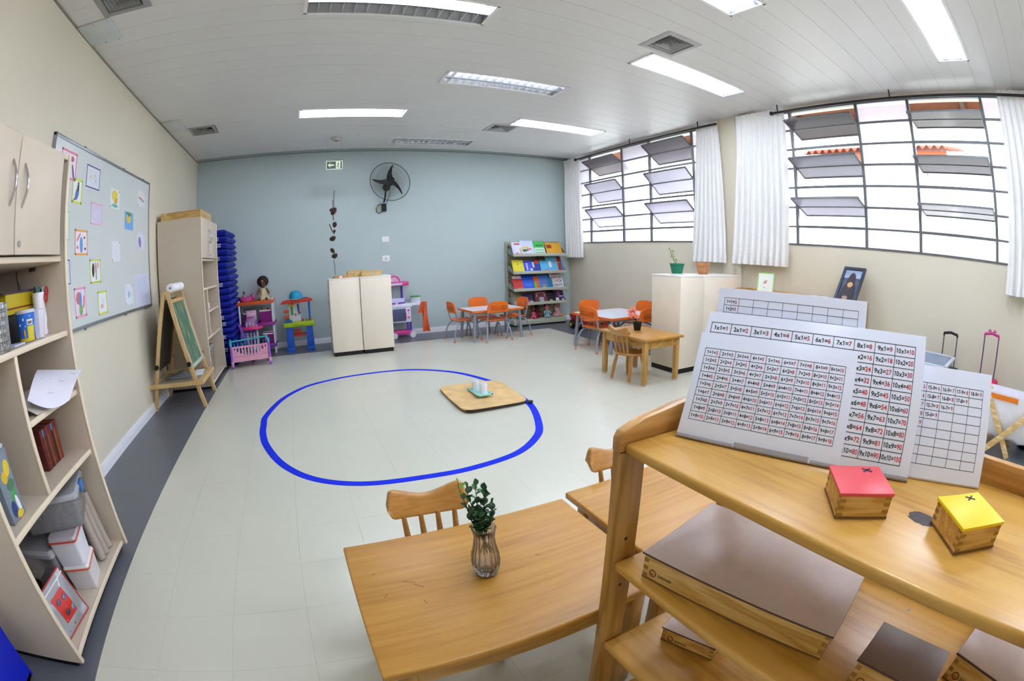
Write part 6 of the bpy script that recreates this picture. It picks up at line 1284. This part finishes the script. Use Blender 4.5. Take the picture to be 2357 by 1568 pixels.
# ---------------------------------------------------------------- sum boards
BW = M('#e6ecfd', .3, var=.005, name='white_board'); INK = M('#16161a', .5); REDI = M('#c8363a', .5)
def sum_board(label, BR, ang, tilt, w, h, fill, lip=None):
    a = R(ang); d = Vector((math.cos(a), math.sin(a), 0)); n = Vector((-d.y*-1, -d.x, 0)); n = Vector((d.y, -d.x, 0))
    if n.dot(Vector(BR)-CAM) < 0: n = -n
    up = Vector((0, 0, math.cos(tilt)))+n*math.sin(tilt); nf = d.cross(up).normalized()
    if nf.dot(CAM-Vector(BR)) < 0: nf = -nf
    BLc = Vector(BR)-d*w
    t = thing('sum_board', label, 'board', BLc+d*w/2, 0, 'white sum boards')
    P = lambda u, v, o=0.: BLc+d*u+up*v+nf*o
    def q(mb, u0, u1, v0, v1, o0, o1, m=0): return mb.add([P(u0,v0,o0),P(u1,v0,o0),P(u1,v1,o0),P(u0,v1,o0),P(u0,v0,o1),P(u1,v0,o1),P(u1,v1,o1),P(u0,v1,o1)], [(0,3,2,1),(4,5,6,7),(0,1,5,4),(1,2,6,5),(2,3,7,6),(3,0,4,7)], m)
    q(MB(), 0, w, 0, h, -.003, 0).build('panel', BW, t, bevel=.0008)
    q(MB(), -.0005, w+.0005, 0, .002, -.0034, .0003).build('bottom_edge', M('#b8a89c', .4), t)
    gl = MB(); tk = MB(); tr = MB()
    def grid(u0, u1, v0, v1, nc, nr_, lw):
        for k in range(nc+1): x = u0+(u1-u0)*k/nc; q(gl, x-lw/2, x+lw/2, v0, v1, 0, .00025)
        for k in range(nr_+1): y = v0+(v1-v0)*k/nr_; q(gl, u0-lw/2, u1+lw/2, y-lw/2, y+lw/2, 0, .00025)
    def cell(cu, cv, left, right, size, sq):
        wl_ = sum(GL[c][2] for c in left)*size*sq; wr_ = sum(GL[c][2] for c in right)*size*sq; x = cu-(wl_+wr_)/2
        text(tk, left, P(x, cv-size*.35, .0003), d, up, size, sq=sq, align='l'); text(tr, right, P(x+wl_, cv-size*.35, .0003), d, up, size, sq=sq, align='l')
    fill(grid, cell)
    gl.build('grid_lines', INK, t, flat=True); tk.build('sums', INK, t, flat=True); tr.build('results', REDI, t, flat=True)
    if lip:
        for u0, u1 in lip: q(MB(), u0, u1, -.001, .006 if u0 != .118 else .010, .0005, .004).build('clear_lip', glassy('#b8a498', .8, .04), t)
    return t
def f_front(grid, cell):
    u0, u1, v0, v1 = .0157, .3004, .0360, .1765; grid(u0, u1, v0, v1, 9, 9, .0009); cw, ch = (u1-u0)/9, (v1-v0)/9
    for i in range(9):
        for j in range(9):
            l = '%d+%d=' % (i+1, j+1); r = str(i+j+2); cell(u0+cw*(i+.5), v1-ch*(j+.5), l, r, .0098, .90 if i+j+2 < 10 else .84)
def f_mult(grid, cell):
    u0, u1, v0, v1 = .0109, .4332, .0225, .2290; grid(u0, u1, v0, v1, 10, 10, .0012); cw, ch = (u1-u0)/10, (v1-v0)/10
    for i in range(10):
        for j in range(10):
            l = '%dx%d=' % (i+1, j+1); r = str((i+1)*(j+1)); n_ = len(l+r); cell(u0+cw*(i+.5), v1-ch*(j+.5), l, r, .0122, .98 if n_ < 6 else (.94 if n_ == 6 else (.86 if n_ == 7 else .74)))
def f_sub(grid, cell):
    u0, u1, v0, v1 = .0077, .2975, .0252, .1657; grid(u0, u1, v0, v1, 9, 9, .0009); cw, ch = (u1-u0)/9, (v1-v0)/9
    for k in range(1, 10):
        for r in range(10-k): cell(u0+cw*(k-.5), v1-ch*(r+.5), '%d-%d= ' % (9+k, 9-r), str(k+r), .0096, .88)
def f_top(grid, cell):
    u0, u1 = .0155, .3018; v1 = .2590; ch = .0148; v0 = v1-9*ch; grid(u0, u1, v0, v1, 9, 9, .0008); cw = (u1-u0)/9
    for j in range(9): cell(u0+cw*.5, v1-ch*(j+.5), '1+%d=' % (j+1), str(j+2), .0096, .90 if j < 8 else .82)
GL[' '] = [[], [], .25]
sum_board('front white board printed with an addition table from 1+1=2 to 9+9=18', (2.4475, -7.095, ZT+.0022), -69.5, .50, .321, .208, f_front, ((.0, .115), (.118, .262), (.266, .321)))
sum_board('white board printed with a multiplication table from 1x1=1 to 10x10=100', (2.4977, -7.2229, ZT+.0022), -70, .50, .4545, .2517, f_mult, ((.36, .4545),))
sum_board('white subtraction board with 15-9=6 and empty lower cells, right of the others', (2.5716, -7.367, ZT+.0022), -69.5, .50, .317, .197, f_sub)
sum_board('rearmost white board, only its first column filled starting with 1+1=2', (2.5135, -7.0775, ZT+.0022), -72, .30, .319, .279, f_top)
# ---------------------------------------------------------------- little lidded boxes
def frame_of(fl_, fr_, z):     # front-left and front-right base points -> local frame
    a = Vector((*fl_, z)); b_ = Vector((*fr_, z)); d = (b_-a).normalized(); n = Vector((0, 0, 1)).cross(d); return a, d, n, (b_-a).length
YW = wood('#c09148', '#d0a65c', '#dcb873', 0, 3., rough=.45, coat=.1); FJ = M('#9c7438', .6, var=.15)
def lidded(label, fl_, fr_, dep, z, hb, lid_t, lidm, over, joints, name='lidded_box', cat='box', group=None, cross=None, mark=False, lid_edge=None, base=True):
    a, d, n, w = frame_of(fl_, fr_, z); t = thing(name, label, cat, a+d*w/2+n*dep/2, math.atan2(d.y, d.x), group)
    hx, hy = w/2, dep/2
    if base: MB().box(-hx-.001, hx+.001, -hy-.001, hy+.001, .0004, .004).build('bottom', M('#7a5a34', .6), t, world=False)
    bd_ = MB().box(-hx, hx, -hy, hy, .004 if base else .0004, hb).build('body', YW, t, world=False)
    je = MB(); jw = .0105; jh = (hb-.004)/(2*joints)
    for k in range(joints):
        for sx in (-1, 1):
            z0 = .004+jh*(2*k+(0 if sx < 0 else 1)); z1 = z0+jh; x0_, x1_ = (-hx-.0003, -hx+jw) if sx < 0 else (hx-jw, hx+.0003)
            je.box(x0_, x1_, -hy-.0004, -hy+.0005, z0, z1); z2 = .004+jh*(2*k+(1 if sx < 0 else 0)); xs_ = -hx-.0004 if sx < 0 else hx-.0001
            je.box(xs_, xs_+.0005, -hy, -hy+jw, z2, z2+jh); je.box(xs_, xs_+.0005, hy-jw, hy, z2, z2+jh)
    je.build('finger_joint', FJ, t, world=False, flat=True)
    ld = MB().box(-hx-over, hx+over, -hy-over, hy+over, hb, hb+lid_t).build('lid', lidm, t, world=False, bevel=min(.0016, lid_t*.4))
    if lid_edge: MB().box(-hx-over-.0004, hx+over+.0004, -hy-over-.0004, hy+over+.0004, hb+.0004, hb+lid_t*.8).build('lid_edge', lid_edge, ld, world=False)
    if cross:
        c = MB(); cx, cy = cross; zt = hb+lid_t
        for an in (R(38), R(142)): c.bar((cx-.0095*math.cos(an), cy-.0095*math.sin(an), zt+.0003), (cx+.0095*math.cos(an), cy+.0095*math.sin(an), zt+.0003), .0034, .0006)
        c.build('cross_mark', M('#2d3040', .5), ld, world=False)
    if mark:
        mx, mz = -hx+.024, hb*.34; r_ = MB(); r_.tube([(mx+.0075*math.cos(q_), -hy-.0004, mz+.0075*math.sin(q_)) for q_ in [k*math.pi/8 for k in range(16)]], .0011, 5, True); r_.build('round_logo', M('#6a3a22', .6), t, world=False)
        MB().ell((mx-.001, -hy-.0003, mz-.002), .0042, .0005, .0032, 10, 5).build('logo_fill', M('#c2703a', .6), t, world=False)
        lt = MB(); rr_ = random.Random(2)
        for k in range(9): x_ = mx+.014+k*.0036; lt.box(x_, x_+.0011+.0008*rr_.random(), -hy-.0005, -hy, mz-.0034, mz+.0018+.0016*rr_.random()); lt.box(x_, x_+.0026, -hy-.0005, -hy, mz-.0034+.002*(k % 3), mz-.0024+.002*(k % 3))
        lt.build('logo_print', M('#4a5238', .6), t, world=False)
    return t
lidded('small pine box with a red lid marked X', (2.2995, -7.1665), (2.3545, -7.2335), .0865, ZT+.0003, .036, .0055, M('#de4f57', .4, var=.02), .0028, 3, 'colour_lid_box', 'box', 'small colour lid boxes', (.018, .030))
lidded('small pine box with a yellow lid marked X', (2.3325, -7.3665), (2.3930, -7.4285), .0865, ZT+.0003, .036, .0055, M('#f2d01e', .4, var=.02), .0028, 3, 'colour_lid_box', 'box', 'small colour lid boxes', (.016, .030))
TAUPE = M('#cbbab0', .36, var=.04, scale=40., bump=.05); TAUD = M('#4d3a36', .5); TAUP2 = M('#7d6b5f', .42, var=.04, scale=40.)
lidded('large flat box with taupe lid on the middle shelf of the foreground shelf', (2.2515, -6.836), (2.3265, -7.236), .246, Z2+.0003, .058, .005, TAUPE, .004, 3, 'material_box', 'box', 'taupe lidded boxes', None, True, TAUD)
lidded('small box with dark brown lid in the middle of the foreground shelf', (2.311, -7.309), (2.314, -7.459), .10, Z2+.0003, .058, .006, TAUP2, .004, 3, 'material_box', 'box', 'taupe lidded boxes', None, True, TAUD)
lidded('lidded box cut off by the bottom right corner', (2.4285, -7.482), (2.375, -7.732), .18, Z2+.0003, .058, .006, TAUPE, .004, 3, 'material_box', 'box', 'taupe lidded boxes', None, True, TAUD)
lidded('small lidded box on the lower board of the foreground shelf', (2.3505, -6.8405), (2.3925, -6.975), .115, Z3+.0003, .042, .005, TAUPE, .003, 3, 'material_box', 'box', 'taupe lidded boxes', None, True, TAUD)
one(MB().lathe([(.05, 0), (.06, .01), (.09, .10), (.086, .10), (.055, .012), (.001, .012)], (2.40, -6.93, Z4+.0005), 22), 'green_bowl', M('#1c6a55', .4), 'dark green bowl on the lowest board of the foreground shelf', 'bowl')
# ================================================================ things along the window wall
t = thing('drawing_card', 'white card with light green edge standing on the far shelf', 'card', (6.2, -4.452, .846))
def leanq(xb, zb, xt, zt, y0, y1, th, u0=0, u1=1, v0=0, v1=1, o=0.):
    up_ = Vector((xt-xb, 0, zt-zb)); n_ = Vector((-up_.z, 0, up_.x)).normalized(); P = lambda u, v, k: Vector((xb, y0+(y1-y0)*u, zb))+up_*v+n_*k
    return [P(u0,v0,o),P(u1,v0,o),P(u1,v1,o),P(u0,v1,o),P(u0,v0,o+th),P(u1,v0,o+th),P(u1,v1,o+th),P(u0,v1,o+th)], [(0,3,2,1),(4,5,6,7),(0,1,5,4),(1,2,6,5),(2,3,7,6),(3,0,4,7)]
ca = (6.18, .8458, 6.215, 1.085, -4.34, -4.565)
MB().add(*leanq(*ca, .003)).build('sheet', M('#eef4ee', .6), t)
e_ = MB()
for a in ((0, 1, .96, 1), (0, .05, 0, 1), (.95, 1, 0, 1)): e_.add(*leanq(*ca, .0006, *a, .003))
e_.build('green_edge', M('#9be87a', .6), t)
for u0, u1, v0, v1, col in ((.42, .55, .52, .64, '#e08a86'), (.34, .46, .5, .58, '#b9bcd8'), (.45, .62, .60, .68, '#e0cf8a'), (.38, .5, .3, .36, '#c4cede')): MB().add(*leanq(*ca, .0005, u0, u1, v0, v1, .003)).build('drawing_mark', M(col, .7), t)
t = thing('framed_picture', 'dark framed picture leaning back on the far shelf under the big window', 'picture', (6.12, -5.53, .846)); fa = (6.035, .850, 6.372, 1.208, -5.40, -5.66)
MB().add(*leanq(*fa, .010)).build('backing', M('#22252c', .5), t); FM_ = M('#2c3444', .35); e_ = 0
for a in ((0, 1, 0, .07), (0, 1, .93, 1), (0, .11, .07, .93), (.89, 1, .07, .93)): MB().add(*leanq(*fa, .014, *a, .010)).build('frame_bar', FM_, t)
pc_ = [((.11, .89, .07, .93), '#3f4f6e'), ((.11, .89, .72, .93), '#9fb0cc'), ((.11, .89, .50, .64), '#4a5a6a'), ((.17, .83, .07, .36), '#1d1a22')]
for i, (a, col) in enumerate(pc_): MB().add(*leanq(*fa, .0006, *a, .010+.0007*i)).build('print_area', M(col, .5, var=.25, scale=14.), t)
def oval(cu, cv, ru, rv, o, col):
    up_ = Vector((fa[2]-fa[0], 0, fa[3]-fa[1])); n_ = Vector((-up_.z, 0, up_.x)).normalized(); n = 18
    MB().add([Vector((fa[0], fa[4]+(fa[5]-fa[4])*(cu+ru*math.cos(k*2*math.pi/n)), fa[1]))+up_*(cv+rv*math.sin(k*2*math.pi/n))+n_*o for k in range(n)], [tuple(range(n))]).build('print_area', M(col, .5, var=.1, scale=30.), t)
oval(.5, .40, .30, .20, .0135, '#262028'); oval(.5, .62, .19, .24, .0140, '#3a2a2c'); oval(.5, .54, .12, .07, .0145, '#c9a070'); oval(.45, .2, .12, .05, .0146, '#a87f70')
for y, lb in ((-5.0, 'white paper slip on the far shelf rail, nearer the card'), (-5.14, 'white paper slip on the far shelf rail, nearer the framed picture')): one(MB().box(6.385, 6.412, y-.045, y+.045, .8855, .890), 'paper_slip', WHITE, lb, 'paper')
t = thing('sensory_tub', 'grey plastic tub on legs beside the window wall', 'tub', (5.86, -6.48, 0)); TG = M('#c4cad6', .35)
tx0, tx1, ty0, ty1 = 5.55, 6.17, -6.80, -6.15
MB().add([(tx0+.06,ty0+.06,.42),(tx1-.06,ty0+.06,.42),(tx1-.06,ty1-.06,.42),(tx0+.06,ty1-.06,.42),(tx0+.02,ty0+.02,.565),(tx1-.02,ty0+.02,.565),(tx1-.02,ty1-.02,.565),(tx0+.02,ty1-.02,.565),
          (tx0+.03,ty0+.03,.565),(tx1-.03,ty0+.03,.565),(tx1-.03,ty1-.03,.565),(tx0+.03,ty1-.03,.565),(tx0+.07,ty0+.07,.43),(tx1-.07,ty0+.07,.43),(tx1-.07,ty1-.07,.43),(tx0+.07,ty1-.07,.43)],
         [(0,3,2,1)]+[(i,(i+1)%4,4+(i+1)%4,4+i) for i in range(4)]+[(4+i,4+(i+1)%4,8+(i+1)%4,8+i) for i in range(4)]+[(8+i,8+(i+1)%4,12+(i+1)%4,12+i) for i in range(4)]+[(12,13,14,15)]).build('basin', M('#9aa4b4', .4), t)
r_ = MB()
for a in ((tx0, tx1, ty0, ty0+.035), (tx0, tx1, ty1-.035, ty1), (tx0, tx0+.035, ty0, ty1), (tx1-.035, tx1, ty0, ty1)): r_.box(*a, .556, .574)
r_.build('rim', TG, t, bevel=.004)
for x in (tx0+.09, tx1-.09):
    for y in (ty0+.09, ty1-.09): MB().cyl((x, y, 0), (x, y, .42), .018, n=10).build('leg', WHITE, t)
def trolley(label, x, y0, y1, ztop, zb, hw, bodyc, gripc, tubec, bow):
    t = thing('trolley_backpack', label, 'trolley bag', (x, (y0+y1)/2, 0), 0, 'wheeled school bags'); BM = M(bodyc, .7, var=.1); yc = (y0+y1)/2
    MB().box(x-.10, x+.05, yc-hw, yc+hw, .03, zb).build('bag_body', BM, t, bevel=.03, seg=3); MB().box(x-.135, x-.10, yc-hw*.75, yc+hw*.75, .06, zb*.6).build('front_pocket', BM, t, bevel=.015)
    for y in (y0, y1): MB().cyl((x+.045, y, .05), (x+.045, y, ztop-.02), .007, n=8).build('handle_tube', M(tubec, .3, metal=.6), t)
    MB().tube([(x+.045, y0, ztop-.03), (x+.045, y0, ztop-.01), (x+.045, yc, ztop+.004), (x+.045, y1, ztop-.01), (x+.045, y1, ztop-.03)], .013, 8).build('grip', M(gripc, .4), t)
    if bow:
        for s in (-1, 1): MB().tube([(x+.045, yc+s*.008, ztop+.01), (x+.045, yc+s*.03, ztop+.035), (x+.045, yc+s*.045, ztop+.022), (x+.045, yc+s*.012, ztop+.008)], .006, 6, True).build('bow_loop', M(gripc, .4), t)
    MB().tube([(x-.02, yc-.05, zb-.005), (x-.02, yc, zb+.02), (x-.02, yc+.05, zb-.005)], .009, 6).build('top_loop', BM, t)
    for y in (yc-hw*.8, yc+hw*.8): MB().cyl((x+.03, y-.012, .028), (x+.03, y+.012, .028), .028, n=16).build('wheel', BLACK, t)
trolley('wheeled bag with a black grip handle by the window wall', 6.28, -6.765, -6.615, .75, .46, .14, '#2a2d38', '#17181c', '#77757c', False)
trolley('pink wheeled bag with a bow shaped pink handle', 6.27, -7.235, -7.075, .815, .445, .14, '#c81e52', '#c03a86', '#6a5a88', True)
# hamper on crossed legs
t = thing('laundry_hamper', 'white cloth hamper on crossed wooden legs with an orange band', 'hamper', (5.78, -7.45, 0)); HL = wood('#c9a468', '#dabb84', '#e6cda0', 1, 2.); CL = M('#e9e8f2', .8, var=.03, scale=20., bump=.2)
hx0, hx1, hy0, hy1, hz = 5.625, 5.90, -7.80, -7.205, .475
vs = []; NB = 12
def hring(z_, e): 
    P = []
    for (xa, ya), (xb, yb) in (((hx0+e, hy0+e*1.3), (hx1-e, hy0+e*1.3)), ((hx1-e, hy0+e*1.3), (hx1-e, hy1-e*1.3)), ((hx1-e, hy1-e*1.3), (hx0+e, hy1-e*1.3)), ((hx0+e, hy1-e*1.3), (hx0+e, hy0+e*1.3))):
        for k in range(6): s_ = k/6; P.append((xa+(xb-xa)*s_, ya+(yb-ya)*s_, z_+(.012*math.sin(k*2.1) if z_ < .2 else 0)))
    return P
for z_, e in ((.125, .075), (.15, .045), (.30, .015), (.41, .006), (.475, 0), (.475, .006), (.32, .03), (.17, .06)): vs += hring(z_, e)
n = 24; fs = [tuple(range(n-1, -1, -1)), tuple(range(7*n, 8*n))]
for i in range(7): fs += [(i*n+k, i*n+(k+1) % n, (i+1)*n+(k+1) % n, (i+1)*n+k) for k in range(n)]
MB().add(vs, fs).build('cloth_bag', CL, t, ang=60)
MB().box(hx0-.004, hx0+.004, -7.54, -7.262, .425, .462).build('orange_band', M('#e07a1a', .6, var=.1, scale=30.), t)
for x in (hx0-.016, hx1+.016):
    MB().bar((x, -7.80, .49), (x, -7.285, .012), .048, .018, up=(1, 0, 0)).build('leg', HL, t, bevel=.002); MB().bar((x+.019*(-1 if x < 5.7 else 1)*-1, -7.20, .49), (x+.019*(-1 if x < 5.7 else 1)*-1, -7.56, .012), .048, .018, up=(1, 0, 0)).build('leg', HL, t, bevel=.002)
    MB().cyl((x-.012, -7.41, .17), (x+.0, -7.41, .17), .004, n=8).build('bolt', M('#6a5a40', .5), t)
for y in (-7.80, -7.20): MB().cyl((hx0-.02, y, .484), (hx1+.02, y, .484), .012, n=10).build('rail', HL, t)
t = thing('black_backpack', 'black school bag with a pale drawstring at the right edge', 'bag', (6.12, -7.86, 0)); MB().box(5.98, 6.30, -8.02, -7.66, 0, .34).build('bag_body', M('#17181d', .7, var=.1), t, bevel=.05, seg=3); MB().box(5.965, 5.985, -7.98, -7.70, .05, .2).build('front_pocket', M('#1d1e24', .7), t, bevel=.008)
MB().tube([(5.96, -7.70, .33), (5.945, -7.675, .22), (5.95, -7.66, .12), (5.955, -7.645, .05)], .005, 6).build('drawstring', M('#dfe3ea', .6), t)
